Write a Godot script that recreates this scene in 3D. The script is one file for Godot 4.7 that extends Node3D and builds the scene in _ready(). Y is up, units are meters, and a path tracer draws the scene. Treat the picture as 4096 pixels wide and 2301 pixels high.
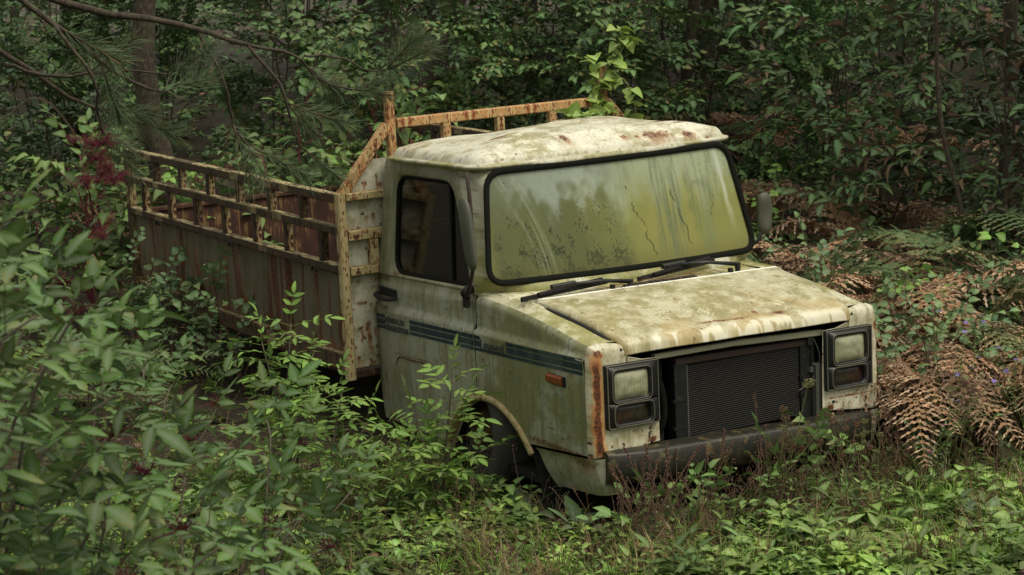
extends Node3D

const TRUCK_AT := Vector3(1.1373, 0.4702, -10.3034)
var M := {}
var N: Array[FastNoiseLite] = []
var names := {}
var rng := RandomNumberGenerator.new()
var truck: Node3D


# ---------------------------------------------------------------- bookkeeping
func numbered(called: String, parent: Node) -> String:
	var key := str(parent.get_instance_id()) + called
	var n: int = names.get(key, 0)
	names[key] = n + 1
	return called if n == 0 else "%s_%03d" % [called, n]


func tag(o: Node, label := "", category := "", group := "", kind := "") -> void:
	if label:
		o.set_meta("label", label)
	if category:
		o.set_meta("category", category)
	if group:
		o.set_meta("group", group)
	if kind:
		o.set_meta("kind", kind)


func obj(called: String, mesh: Mesh, mat: Material, parent: Node = self, at := Transform3D()) -> MeshInstance3D:
	var o := MeshInstance3D.new()
	o.name = numbered(called, parent)
	o.mesh = mesh
	if mat:
		o.material_override = mat
	o.transform = at
	parent.add_child(o, true)
	return o


func thing(called: String, label: String, category: String, at := Vector3.ZERO, turn := 0.0, group := "") -> Node3D:
	var o := Node3D.new()
	o.name = numbered(called, self)
	add_child(o, true)
	o.position = at
	o.rotation.y = turn
	tag(o, label, category, group)
	return o


func scatter(called: String, mesh: Mesh, mat: Material, places: Array, tints: Array, parent: Node = self) -> MultiMeshInstance3D:
	var mm := MultiMesh.new()
	mm.transform_format = MultiMesh.TRANSFORM_3D
	mm.use_colors = true
	mm.mesh = mesh
	mm.instance_count = places.size()
	for i in places.size():
		mm.set_instance_transform(i, places[i])
		mm.set_instance_color(i, tints[i])
	var o := MultiMeshInstance3D.new()
	o.name = numbered(called, parent)
	o.multimesh = mm
	o.material_override = mat
	o.set_meta("kind", "stuff")
	parent.add_child(o, true)
	return o


# ---------------------------------------------------------------- numbers
func nz(i: int, x: float, y: float, z := 0.0) -> float:
	return N[i].get_noise_3d(x, y, z)


func sst(a: float, b: float, x: float) -> float:
	var t := clampf((x - a) / (b - a), 0.0, 1.0)
	return t * t * (3.0 - 2.0 * t)


func rr(a: float, b: float) -> float:
	return rng.randf_range(a, b)


func line_at(pts: Array, t: float) -> Vector3:
	# Catmull-Rom through the points, t from 0 to 1
	var n := pts.size() - 1
	var f := clampf(t, 0.0, 1.0) * n
	var i := mini(int(f), n - 1)
	var p0: Vector3 = pts[maxi(i - 1, 0)]
	var p1: Vector3 = pts[i]
	var p2: Vector3 = pts[i + 1]
	var p3: Vector3 = pts[mini(i + 2, n)]
	return p1.cubic_interpolate(p2, p0, p3, f - i)


func smooth_line(pts: Array, n: int) -> Array:
	var out := []
	for i in n + 1:
		out.append(line_at(pts, float(i) / n))
	return out


# ---------------------------------------------------------------- mesh shorthand
# the whole cab leans a little over its right wheels
func lean(v: Vector3) -> Vector3:
	return Vector3(v.x, v.y - 0.02 * v.x * sst(1.1, 0.5, v.y), v.z)


# A sheet through rows of points; uv from the point by "uvf".
func sheet(rows: Array, uvf: Callable, leaned := true, flip := false, wrap := false) -> ArrayMesh:
	var st := SurfaceTool.new()
	st.begin(Mesh.PRIMITIVE_TRIANGLES)
	st.set_smooth_group(0)
	var nc: int = rows[0].size()
	for r in rows.size():
		for k in nc:
			var p: Vector3 = rows[r][k]
			st.set_uv(uvf.call(p))
			st.add_vertex(lean(p) if leaned else p)
	for r in rows.size() - 1:
		for k in (nc if wrap else nc - 1):
			var k2 := (k + 1) % nc
			var a := r * nc + k
			var b := r * nc + k2
			var c := (r + 1) * nc + k
			var d := (r + 1) * nc + k2
			var order := [a, b, d, a, d, c] if not flip else [a, d, b, a, c, d]
			for i in order:
				st.add_index(i)
	st.generate_normals()
	return st.commit()


func no_uv(p: Vector3) -> Vector2:
	return Vector2(p.x + p.z, p.y)


# Joins chamfered beams, boxes and tubes into one part.
func begin() -> SurfaceTool:
	var st := SurfaceTool.new()
	st.begin(Mesh.PRIMITIVE_TRIANGLES)
	return st


func tri(st: SurfaceTool, a: Vector3, b: Vector3, c: Vector3) -> void:
	st.add_vertex(a)
	st.add_vertex(b)
	st.add_vertex(c)


func beam(st: SurfaceTool, a: Vector3, b: Vector3, w: float, h: float, up := Vector3.UP, ch := 0.005) -> void:
	# a bar of width w across and height h along "up", with chamfered edges
	st.set_smooth_group(-1)
	var f := (b - a).normalized()
	var s := f.cross(up).normalized()
	var u := s.cross(f)
	ch = minf(ch, minf(w, h) * 0.3)
	var prof := [Vector2(w / 2 - ch, h / 2), Vector2(w / 2, h / 2 - ch), Vector2(w / 2, -h / 2 + ch), Vector2(w / 2 - ch, -h / 2), Vector2(-w / 2 + ch, -h / 2), Vector2(-w / 2, -h / 2 + ch), Vector2(-w / 2, h / 2 - ch), Vector2(-w / 2 + ch, h / 2)]
	var pa := []
	var pb := []
	for q in prof:
		pa.append(a + s * q.x + u * q.y)
		pb.append(b + s * q.x + u * q.y)
	for i in 8:
		var j := (i + 1) % 8
		tri(st, pa[i], pb[i], pb[j])
		tri(st, pa[i], pb[j], pa[j])
	for i in range(1, 7):
		tri(st, pa[0], pa[i], pa[i + 1])
		tri(st, pb[0], pb[i + 1], pb[i])


# the same bar with some faces pale, rust and shade coloured into the rest (7 is the top, 1 and 5 the sides)
func worn_shaded_beam(st: SurfaceTool, a: Vector3, b: Vector3, w: float, h: float, up: Vector3, pale_faces: Array, bare := Color(0.11, 0.072, 0.045)) -> void:
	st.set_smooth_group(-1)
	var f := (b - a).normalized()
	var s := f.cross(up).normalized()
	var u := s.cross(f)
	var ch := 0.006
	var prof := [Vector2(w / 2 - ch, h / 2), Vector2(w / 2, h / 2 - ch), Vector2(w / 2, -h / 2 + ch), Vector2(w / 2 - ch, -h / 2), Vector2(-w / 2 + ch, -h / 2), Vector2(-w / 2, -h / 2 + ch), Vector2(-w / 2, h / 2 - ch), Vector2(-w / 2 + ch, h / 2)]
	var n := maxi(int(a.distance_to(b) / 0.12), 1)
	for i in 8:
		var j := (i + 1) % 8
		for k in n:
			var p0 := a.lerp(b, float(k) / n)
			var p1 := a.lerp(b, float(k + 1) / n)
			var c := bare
			if i in pale_faces:
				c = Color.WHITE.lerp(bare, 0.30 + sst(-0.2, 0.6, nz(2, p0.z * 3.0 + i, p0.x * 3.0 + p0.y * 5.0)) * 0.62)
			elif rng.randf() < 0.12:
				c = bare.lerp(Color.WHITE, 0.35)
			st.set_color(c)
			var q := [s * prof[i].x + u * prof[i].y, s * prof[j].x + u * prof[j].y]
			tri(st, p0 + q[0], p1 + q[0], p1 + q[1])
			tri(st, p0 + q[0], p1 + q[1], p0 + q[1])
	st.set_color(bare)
	for i in range(1, 7):
		for e in [a, b]:
			tri(st, e + s * prof[0].x + u * prof[0].y, e + s * prof[i].x + u * prof[i].y, e + s * prof[i + 1].x + u * prof[i + 1].y)


func box(st: SurfaceTool, lo: Vector3, hi: Vector3, ch := 0.005) -> void:
	var c := (lo + hi) / 2
	beam(st, Vector3(c.x, c.y, lo.z), Vector3(c.x, c.y, hi.z), hi.x - lo.x, hi.y - lo.y, Vector3.UP, ch)


func tube(st: SurfaceTool, pts: Array, r0: float, r1: float, sides := 6, closed := false, flat := 1.0, flat_dir := Vector3.UP) -> void:
	st.set_smooth_group(0)
	var n := pts.size()
	var rings := []
	var ref := Vector3(0.31, 0.2, 0.93).normalized()
	for i in n:
		var f: Vector3
		if closed:
			f = pts[(i + 1) % n] - pts[(i - 1 + n) % n]
		else:
			f = pts[mini(i + 1, n - 1)] - pts[maxi(i - 1, 0)]
		f = f.normalized()
		if absf(f.dot(ref)) > 0.95:
			ref = Vector3(0.9, -0.3, 0.1).normalized()
		var s := f.cross(ref).normalized()
		if flat != 1.0:
			s = f.cross(flat_dir).normalized()
		var u := s.cross(f)
		ref = f.cross(s) * -1.0
		ref = u
		var r := lerpf(r0, r1, float(i) / maxi(n - 1, 1))
		var ring := []
		for k in sides:
			var a := TAU * k / sides
			ring.append(pts[i] + s * cos(a) * r + u * sin(a) * r * flat)
		rings.append(ring)
	for i in (n if closed else n - 1):
		var ra: Array = rings[i]
		var rb: Array = rings[(i + 1) % n]
		for k in sides:
			var j := (k + 1) % sides
			tri(st, ra[k], rb[j], rb[k])
			tri(st, ra[k], ra[j], rb[j])
	if not closed and r0 > 0.004:
		for k in range(1, sides - 1):
			tri(st, rings[0][0], rings[0][k + 1], rings[0][k])
			tri(st, rings[n - 1][0], rings[n - 1][k], rings[n - 1][k + 1])


func done(st: SurfaceTool) -> ArrayMesh:
	st.generate_normals()
	return st.commit()


# a rounded four-sided loop in the plane; corners given, radius r, n points a corner
func round_quad(c: Array, r: float, n := 5) -> Array:
	var out := []
	for i in 4:
		var p: Vector2 = c[i]
		var a: Vector2 = p + (c[(i + 3) % 4] - p).normalized() * r
		var b: Vector2 = p + (c[(i + 1) % 4] - p).normalized() * r
		for k in n + 1:
			var t := float(k) / n
			out.append(a.lerp(p, t).lerp(p.lerp(b, t), t))
	return out


# ---------------------------------------------------------------- textures
func picture(w: int, h: int, fn: Callable) -> ImageTexture:
	var im := Image.create_empty(w, h, false, Image.FORMAT_RGBA8)
	for y in h:
		for x in w:
			im.set_pixel(x, y, fn.call((x + 0.5) / w, (y + 0.5) / h))
	return ImageTexture.create_from_image(im)


const RUST_DARK := Color(0.235, 0.135, 0.085)
const RUST_MID := Color(0.44, 0.235, 0.12)
const RUST_PALE := Color(0.66, 0.42, 0.22)


# rust inside thresholded noise: k 0 none .. 1 solid
func rusted(c: Color, k: float, x: float, y: float) -> Color:
	if k <= 0.0:
		return c
	var g := nz(3, x * 60, y * 60) * 0.5 + 0.5
	var rc := RUST_MID.lerp(RUST_DARK, sst(0.35, 0.7, g + (k - 0.6) * 0.5))
	rc = rc.lerp(RUST_PALE, sst(0.5, 0.1, k) * 0.7)
	return c.lerp(rc, clampf(k * 1.6, 0.0, 0.96))


# old white paint: algae, grime, chalky bare patches, drips and small pocks of rust
func old_paint(x: float, y: float, algae: float, streak: float, chalk: float, rust: float, spots: Array, base := Color(0.74, 0.735, 0.665), film := Color(0.63, 0.60, 0.47)) -> Color:
	var c := base
	var big := nz(0, x * 1.7, y * 1.7)
	var mid := nz(1, x * 7.0, y * 7.0)
	var fine := nz(2, x * 38.0, y * 38.0)
	c = c.lerp(film, sst(-0.35, 0.35, mid * 0.55 + big * 0.5 + fine * 0.15) * 0.8)
	c = c.lerp(Color(0.53, 0.52, 0.28), clampf(sst(-0.15, 0.6, big + mid * 0.4 + fine * 0.15 + algae - 0.5) * algae, 0.0, 0.85))
	var st := nz(4, x * 24.0, y * 1.6) * 0.6 + nz(5, x * 70.0, y * 3.0) * 0.45 + fine * 0.15
	c = c.lerp(Color(0.43, 0.44, 0.31), clampf(sst(-0.1, 0.7, st + big * 0.4) * streak, 0.0, 0.7))
	var ch := nz(6, x * 8.0, y * 8.0) + fine * 0.35 + mid * 0.2
	c = c.lerp(Color(0.86, 0.85, 0.77), sst(0.26, 0.36, ch + (chalk - 0.5) * 0.5) * minf(chalk * 1.5, 0.85))
	c = c.lerp(Color(0.36, 0.35, 0.26), sst(0.3, 0.75, fine + mid * 0.3) * 0.25)
	var pk := nz(7, x * 16.0, y * 16.0) + nz(3, x * 60.0, y * 60.0) * 0.3
	c = rusted(c, sst(0.98 - rust * 0.6, 1.12 - rust * 0.6, pk), x, y)
	for s in spots:
		# [x, y, rx, ry, drip length]
		var dx: float = (x - s[0]) / s[2]
		var dy: float = (y - s[1]) / s[3]
		var d := sqrt(dx * dx + dy * dy) + mid * 0.45 + fine * 0.3
		var k := sst(1.05, 0.35, d) * (0.42 + 0.55 * sst(-0.2, 0.5, nz(3, x * 50.0, y * 22.0) + mid * 0.5))
		if s[4] > 0.0 and y < s[1] and absf(dx) < 1.4:
			var q: float = (s[1] - y) / s[4]
			var dr := sst(1.0, 0.0, q) * sst(1.1, 0.2, absf(dx) + nz(4, x * 60.0, y * 2.0) * 0.7)
			k = maxf(k, dr * 0.40)
		c = rusted(c, k, x, y)
	return c


func std(tex: Texture2D, rough := 0.7, color := Color.WHITE) -> StandardMaterial3D:
	var m := StandardMaterial3D.new()
	m.albedo_color = color
	if tex:
		m.albedo_texture = tex
	m.roughness = rough
	return m


func tri_mat(tex: Texture2D, scale: float, rough := 0.8, bump: Texture2D = null, depth := 0.2) -> StandardMaterial3D:
	var m := std(tex, rough)
	m.uv1_triplanar = true
	m.uv1_scale = Vector3.ONE * scale
	if bump:
		m.heightmap_enabled = true
		m.heightmap_texture = bump
		m.heightmap_scale = depth
	return m


func make_noises() -> void:
	for i in 9:
		var f := FastNoiseLite.new()
		f.seed = 11 + i * 7
		f.frequency = 1.0
		f.noise_type = FastNoiseLite.TYPE_SIMPLEX
		f.fractal_type = FastNoiseLite.FRACTAL_FBM
		f.fractal_octaves = 2 if i in [0, 1, 6] else 1
		N.append(f)


func side_uv(p: Vector3) -> Vector2:
	return Vector2((p.z + 2.3) / 2.5, (p.y + 0.4) / 1.7)


func top_uv(p: Vector3) -> Vector2:
	return Vector2((p.x + 1.0) / 2.0, (p.z + 1.2) / 1.4)


func roof_uv(p: Vector3) -> Vector2:
	return Vector2((p.x + 1.0) / 2.0, (p.z - (p.y - 1.25) * 0.6 + 2.4) / 1.6)


func front_uv(p: Vector3) -> Vector2:
	return Vector2((p.x + 1.0) / 2.0, (p.y + 0.4) / 1.1)


func make_materials() -> void:
	var side_spots := [[-2.12, 0.53, 0.09, 0.025, 0.05], [-2.10, 0.36, 0.10, 0.012, 0.05], [-1.93, 0.115, 0.06, 0.008, 0.0], [-1.8, 0.118, 0.12, 0.007, 0.05], [-1.66, 0.125, 0.12, 0.007, 0.04],
		[-2.05, -0.28, 0.1, 0.05, 0.0], [-0.47, -0.2, 0.05, 0.12, 0.1], [-0.03, -0.11, 0.12, 0.03, 0.1], [-0.3, -0.09, 0.3, 0.02, 0.05], [-1.98, 0.56, 0.04, 0.02, 0.03], [-0.33, 0.0, 0.05, 0.006, 0.0], [-2.16, 0.24, 0.02, 0.02, 0.06], [-2.12, -0.05, 0.012, 0.03, 0.0]]
	M.side = std(picture(440, 300, func(u: float, v: float) -> Color:
		var x := u * 2.5 - 2.3
		var y := v * 1.7 - 0.4
		var c := old_paint(x, y, 0.50 + 0.35 * sst(-1.4, -0.6, x), 0.95, 0.16, 0.05, side_spots)
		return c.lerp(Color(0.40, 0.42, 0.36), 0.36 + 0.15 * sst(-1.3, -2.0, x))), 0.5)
	var bonnet_spots := [[0.0, -0.0, 0.14, 0.012, 0.0], [-0.15, 0.01, 0.1, 0.01, 0.0], [0.28, 0.0, 0.05, 0.02, 0.05], [0.15, 0.03, 0.02, 0.03, 0.0]]
	M.bonnet = std(picture(400, 280, func(u: float, v: float) -> Color:
		var x := u * 2.0 - 1.0
		var z := v * 1.4 - 1.2
		var c := old_paint(x, -z, 0.18, 0.12, 0.35, 0.0, bonnet_spots, Color(0.73, 0.71, 0.60), Color(0.56, 0.52, 0.36))
		# chalky swirls where water has dried, ochre film over the nose
		var wx := x + nz(1, x * 3.0, z * 3.0) * 0.25
		var wz := z + nz(1, x * 3.0 + 9.0, z * 3.0) * 0.25
		var sw := absf(nz(6, wx * 7.0, wz * 11.0))
		c = c.lerp(Color(0.87, 0.85, 0.76), sst(0.055, 0.01, sw) * sst(-0.2, 0.25, nz(0, x * 4.0 + 3.0, z * 4.0)) * 0.85)
		c = c.lerp(Color(0.62, 0.51, 0.30), sst(-0.45, 0.05, z) * sst(-0.4, 0.4, nz(0, x * 2.2 + 7.0, z * 3.0) + nz(1, x * 12.0, z * 12.0) * 0.3) * 0.45)
		c = c.lerp(Color(0.88, 0.87, 0.80), sst(0.0, 0.045, z) * sst(-0.05, 0.1, nz(6, x * 7.0, z * 7.0) + nz(2, x * 30.0, z * 30.0) * 0.2 + 0.02) * 0.7)  # front lip whitened for chalk and a painted highlight
		return c), 0.45)
	var cowl_spots := [[-0.86, -0.72, 0.04, 0.02, 0.0], [0.25, -0.7, 0.08, 0.012, 0.0]]
	M.cowl = std(picture(280, 200, func(u: float, v: float) -> Color:
		var x := u * 2.0 - 1.0
		var z := v * 1.4 - 1.2
		var c := old_paint(x, -z, 0.75, 0.12, 0.25, 0.0, cowl_spots, Color(0.74, 0.73, 0.62))
		return c.lerp(Color(0.88, 0.86, 0.76), sst(0.1, 0.05, Vector2(x + 0.72, (z + 0.83) * 1.6).length() + nz(2, x * 20.0, z * 20.0) * 0.05) * 0.9)), 0.55)
	M.fender_top = M.cowl
	var roof_spots := [[0.33, 1.25, 0.11, 0.05, 0.12], [-0.23, 1.17, 0.028, 0.05, 0.14], [0.12, 1.24, 0.03, 0.022, 0.08], [0.2, 1.25, 0.016, 0.016, 0.04], [0.53, 1.27, 0.05, 0.035, 0.1], [0.66, 1.31, 0.03, 0.03, 0.06],
		[-0.02, 0.63, 0.16, 0.024, 0.0], [0.05, 0.74, 0.08, 0.015, 0.0], [-0.45, 0.72, 0.1, 0.014, 0.0], [0.5, 1.05, 0.15, 0.024, 0.0], [0.42, 0.95, 0.1, 0.018, 0.0], [-0.5, 0.95, 0.07, 0.022, 0.0], [0.58, 1.12, 0.08, 0.014, 0.0], [-0.3, 0.62, 0.07, 0.012, 0.0], [0.15, 0.8, 0.08, 0.012, 0.0], [0.3, 0.72, 0.08, 0.014, 0.0]]
	M.roof = std(picture(400, 320, func(u: float, v: float) -> Color:
		var x := u * 2.0 - 1.0
		var z := v * 1.6
		var spots := []
		for s in roof_spots:
			if absf(x - s[0]) < s[2] * 2.2 and absf(z - s[1]) < s[3] * 2.0 + s[4]:
				spots.append([s[0], -s[1], s[2], s[3], s[4]])
		var c := old_paint(x, -z, 0.10 + 0.35 * sst(-0.2, -0.75, x), 0.12, 0.55, 0.0, spots, Color(0.81, 0.80, 0.73), Color(0.61, 0.575, 0.43))
		# flecks of red-brown rust that follow the dents
		var fl := absf(nz(7, x * 9.0 + z * 3.0, z * 22.0)) + nz(1, x * 6.0, z * 6.0) * 0.12
		c = c.lerp(Color(0.50, 0.24, 0.15), sst(0.035, 0.0, fl) * sst(0.05, 0.3, nz(0, x * 2.6 + 4.0, z * 2.6)) * sst(1.22, 1.0, z) * 0.85)
		c = c.lerp(Color(0.52, 0.51, 0.27), sst(1.36, 1.43, z + nz(1, x * 9.0, 3.0) * 0.03) * 0.5)
		return c), 0.42)
	var front_spots := [[-0.855, 0.43, 0.035, 0.022, 0.02], [0.875, 0.36, 0.02, 0.05, 0.05], [0.89, 0.2, 0.016, 0.22, 0.0], [0.89, 0.02, 0.016, 0.1, 0.0], [0.72, 0.012, 0.2, 0.006, 0.0], [0.55, -0.04, 0.03, 0.02, 0.0], [-0.70, -0.085, 0.22, 0.012, 0.0], [-0.55, -0.03, 0.03, 0.02, 0.0], [-0.9, -0.15, 0.05, 0.05, 0.0]]
	M.front = std(picture(440, 242, func(u: float, v: float) -> Color:
		var x := u * 2.0 - 1.0
		var y := v * 1.1 - 0.4
		var c := old_paint(x, y, 0.25, 0.35, 0.4, 0.1, front_spots, Color(0.78, 0.76, 0.67))
		# the rusted edge that runs down beside the lamp surround
		if x < -0.79:
			var e := x + 0.858 + nz(1, 3.0, y * 5.0) * 0.012 + nz(2, x * 24.0, y * 14.0) * 0.006 + nz(3, x * 60.0, y * 60.0) * 0.003
			c = c.lerp(Color(0.70, 0.45, 0.24), sst(0.036, 0.018, absf(e)) * sst(-0.10, -0.04, y) * sst(0.45, 0.40, y) * 0.8)
			c = rusted(c, sst(0.025, 0.010, absf(e)) * sst(-0.09, -0.04, y) * sst(0.42, 0.37, y) * (0.62 + 0.25 * nz(6, x * 12.0, y * 7.0)), x, y)
			c = c.lerp(Color(0.80, 0.62, 0.40), sst(0.014, 0.004, absf(e - 0.028)) * sst(0.36, 0.30, y) * 0.8)
		return c), 0.55)
	M.screen = std(picture(520, 220, func(u: float, v: float) -> Color:
		var x := u * 2.0 - 1.0
		var y := v * 0.8
		var big := nz(0, x * 1.6 + 20.0, y * 1.2)
		var st := nz(4, x * 7.0, y * 0.8 + 5.0)
		var fine := nz(5, x * 44.0, y * 3.0)
		var sp := nz(2, x * 80.0, y * 70.0)
		var md := nz(1, x * 9.0, y * 7.0)
		# olive film of algae, milky towards the top
		var c := Color(0.50, 0.51, 0.30).lerp(Color(0.53, 0.525, 0.31), sst(-0.4, 0.5, big + md * 0.4))
		c = c.lerp(Color(0.62, 0.66, 0.57), sst(0.26, 0.56, y + st * 0.10 + md * 0.05) * 0.85)
		c = c.lerp(Color(0.44, 0.48, 0.36), clampf(sst(-0.1, 0.9, st * 0.6 + fine * 0.45 + sp * 0.35) * (0.35 + 0.55 * sst(0.0, 0.3, x)), 0.0, 0.6))
		# dark bluish runs on the driver's side
		for k in [[0.22, 0.5], [0.30, 0.55], [0.36, 0.3], [0.47, 0.4]]:
			var w: float = absf(x - k[0] - md * 0.02 + (y - 0.3) * 0.06)
			c = c.lerp(Color(0.32, 0.37, 0.31), sst(0.045, 0.0, w + sp * 0.012) * sst(k[1] + 0.1, k[1] - 0.15, absf(y - 0.35) * 2.0) * (0.22 + 0.3 * fine))
		# rubbed thinner towards the passenger's side, spattered with mould low down
		var thin := sst(-0.02, -0.30, x + big * 0.2 + md * 0.06)
		c = c.lerp(Color(0.30, 0.33, 0.25), thin * 0.55)
		var mould := nz(3, x * 40.0, y * 34.0) * 0.45 + sp * 0.45 + md * 0.9 - (y - 0.25) * 1.6
		c = c.lerp(Color(0.20, 0.22, 0.17), sst(0.1, 0.9, mould) * 0.75 * sst(0.0, 0.6, thin) * sst(-0.88, -0.7, x))
		c = c.lerp(Color(0.66, 0.70, 0.66), sst(-0.80, -0.5, x) * sst(0.05, -0.2, x) * sst(0.36, 0.56, y + md * 0.14 + st * 0.1) * 0.7)  # milky sky reflection painted into the glass colour
		c = c.lerp(Color(0.58, 0.57, 0.36), sst(-0.76, -0.84, x) * 0.5)
		var a := 0.985 - thin * 0.12
		# long pale scrapes from the upper corner
		var q := (x + 0.60) * 0.9 + (y - 0.42) * 0.36 + (y - 0.42) * (y - 0.42) * 0.4
		var wipe := sst(0.10, 0.0, absf(q + md * 0.015)) * sst(-0.2, 0.7, nz(5, q * 50.0, y * 1.2) + md * 0.3) * (0.75 + sp * 0.3)
		c = c.lerp(Color(0.70, 0.73, 0.68), clampf(wipe, 0.0, 0.8) * 0.6)
		c = c.lerp(Color(0.74, 0.76, 0.72), sst(0.03, 0.0, absf(x - 0.70 - (0.45 - y) * 0.14 - md * 0.01)) * sst(0.1, 0.4, y) * 0.75)
		# the ring of the wheel, rubbed into the film
		var ring := absf(Vector2(x - 0.52, (y - 0.36) * 1.1).length() - 0.085)
		c = c.lerp(Color(0.36, 0.41, 0.34), sst(0.035, 0.0, ring + sp * 0.02 + md * 0.012) * sst(-0.02, 0.10, y - 0.36 + (x - 0.5) * 0.8) * 0.42)
		# cracks of dirt wandering downwards
		for k in [[0.03, 0.47, 0.09], [0.31, 0.42, 0.12], [0.60, 0.36, 0.22]]:
			var cx: float = k[0] + (k[1] - y) * 0.34 * (1.0 if k[0] < 0.5 else -0.3) + nz(1, k[0] * 30.0, y * 7.0) * 0.03 + nz(3, k[0] * 30.0, y * 40.0) * 0.008
			if y < k[1] and y > k[2]:
				c = c.lerp(Color(0.17, 0.19, 0.14), sst(0.006, 0.001, absf(x - cx)) * 0.7 * sst(-0.7, 0.1, nz(1, k[0] * 9.0, y * 14.0)))
		c = c.lerp(Color(0.40, 0.385, 0.24), sst(0.16, 0.06, y) * 0.4)
		c.a = clampf(a, 0.5, 0.98)
		return c), 0.25)
	M.screen.metallic_specular = 0.22
	M.screen.transparency = BaseMaterial3D.TRANSPARENCY_ALPHA
	# rusted paint of the load bed: cream over brown, world-free triplanar
	var cream := func(u: float, v: float, amount: float, base: Color) -> Color:
		var a := absf(u * 2.0 - 1.0) * 0.5
		var b := absf(v * 2.0 - 1.0) * 0.5
		var drip := nz(5, a * 46.0, b * 5.0)
		var k := nz(6, a * 7.0, b * 5.0) * 0.7 + nz(2, a * 26.0, b * 14.0) * 0.35 + drip * 0.35
		var c := base.lerp(Color(0.62, 0.57, 0.40), sst(-0.3, 0.4, nz(1, a * 9.0, b * 9.0)) * 0.7)
		c = c.lerp(RUST_PALE, sst(-0.25, 0.3, k + amount - 0.35) * 0.75)
		return rusted(c, sst(0.22 - amount, 0.55 - amount, k), a, b)
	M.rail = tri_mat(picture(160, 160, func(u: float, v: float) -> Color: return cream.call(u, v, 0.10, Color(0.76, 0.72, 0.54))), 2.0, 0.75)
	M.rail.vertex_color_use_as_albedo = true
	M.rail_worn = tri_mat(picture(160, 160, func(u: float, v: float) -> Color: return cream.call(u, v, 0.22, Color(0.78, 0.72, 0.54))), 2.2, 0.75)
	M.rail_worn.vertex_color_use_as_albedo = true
	M.rail_drip = tri_mat(picture(160, 160, func(u: float, v: float) -> Color:
		var a := absf(u * 2.0 - 1.0) * 0.5
		var b := absf(v * 2.0 - 1.0) * 0.5
		var c: Color = cream.call(u, v, 0.10, Color(0.76, 0.67, 0.48))
		return c.lerp(Color(0.62, 0.33, 0.16), sst(-0.35, 0.4, nz(5, a * 52.0, b * 4.0) + nz(6, a * 6.0, b * 4.0) * 0.5) * 0.5)), 2.4, 0.75)
	M.rail_pale = tri_mat(picture(160, 160, func(u: float, v: float) -> Color: return cream.call(u, v, 0.04, Color(0.68, 0.62, 0.46))), 2.0, 0.7)
	var bf := []
	rng.seed = 5
	for i in 46:
		var low := i > 16
		bf.append([rr(-1.05, -0.65), rr(0.02, 0.28) if low else rr(0.62, 1.2), rr(0.005, 0.017), rr(0.005, 0.02), rr(0.0, 0.16)])
	for i in 9:
		bf.append([rr(-1.03, -0.75), rr(0.33, 0.55), rr(0.008, 0.04), rr(0.004, 0.012), rr(0.0, 0.06)])
	M.bed_front = std(picture(260, 190, func(u: float, v: float) -> Color:
		var x := u * 2.2 - 1.1
		var y := v * 1.6 - 0.1
		var near := []
		for s in bf:
			if absf(x - s[0]) < 0.08 and absf(y - s[1]) < 0.2:
				near.append(s)
		return old_paint(x, y, 0.05, 0.3, 0.3, 0.12 if y > 0.3 else 0.3, near)), 0.6)
	M.bed_side = std(picture(520, 130, func(u: float, v: float) -> Color:
		var z := u * 3.5 - 5.7
		var y := v * 0.75 - 0.1
		var c := old_paint(z, y, 0.35, 0.9, 0.05, 0.2, [])
		c = c.lerp(Color(0.28, 0.245, 0.175), 0.78)
		var d := nz(5, z * 16.0, y * 1.2) + nz(4, z * 7.0, y * 0.8) * 0.6
		c = rusted(c, sst(0.18, 0.6, d - (y - 0.3) * 0.5) * 0.9, z, y)
		return rusted(c, sst(0.12, 0.02, y + nz(1, z * 5.0, 0.0) * 0.08) * 0.9, z, y)), 0.7)
	M.brown = tri_mat(picture(200, 200, func(u: float, v: float) -> Color:
		var a := absf(u * 2.0 - 1.0)
		var n := nz(1, a * 4.0, v * 4.0) + nz(5, a * 24.0, v * 1.5) * 0.5
		return Color(0.21, 0.13, 0.10).lerp(Color(0.28, 0.165, 0.115), sst(-0.3, 0.5, n)).lerp(Color(0.5, 0.42, 0.25), sst(0.5, 0.7, n + nz(2, a * 30.0, v * 10.0) * 0.4) * 0.7)), 1.0, 0.85)
	M.black = tri_mat(picture(160, 160, func(u: float, v: float) -> Color:
		var a := absf(u * 2.0 - 1.0)
		var b := absf(v * 2.0 - 1.0)
		return Color(0.085, 0.09, 0.092).lerp(Color(0.24, 0.235, 0.205), sst(0.1, 0.8, nz(6, a * 4.0, b * 4.0) + nz(2, a * 16.0, b * 16.0) * 0.5) * 0.6)), 2.0, 0.42)
	M.bumper = tri_mat(picture(256, 256, func(u: float, v: float) -> Color:
		var a := absf(u * 2.0 - 1.0)
		var b := absf(v * 2.0 - 1.0)
		var c := Color(0.125, 0.125, 0.105).lerp(Color(0.215, 0.205, 0.155), sst(-0.3, 0.6, nz(1, a * 6.0, b * 6.0) * 0.7 + nz(2, a * 30.0, b * 30.0) * 0.35))
		c = c.lerp(Color(0.46, 0.43, 0.24), sst(0.20, 0.56, nz(6, a * 5.0 + 5.0, b * 5.0) + nz(2, a * 24.0, b * 24.0) * 0.3) * 0.6)
		return rusted(c, sst(0.75, 0.95, nz(7, a * 11.0, b * 11.0) + nz(2, a * 40.0, b * 40.0) * 0.25) * 0.6, a, b)), 0.9, 0.5)
	M.rubber = std(null, 0.9, Color(0.085, 0.09, 0.075))
	M.rubber.metallic_specular = 0.25
	M.tyre = std(null, 0.9, Color(0.27, 0.27, 0.26))
	M.dark = std(null, 0.8, Color(0.10, 0.095, 0.085))
	M.darker = std(null, 0.9, Color(0.07, 0.065, 0.06))
	M.trim = std(null, 0.7, Color(0.30, 0.31, 0.28))
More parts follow.
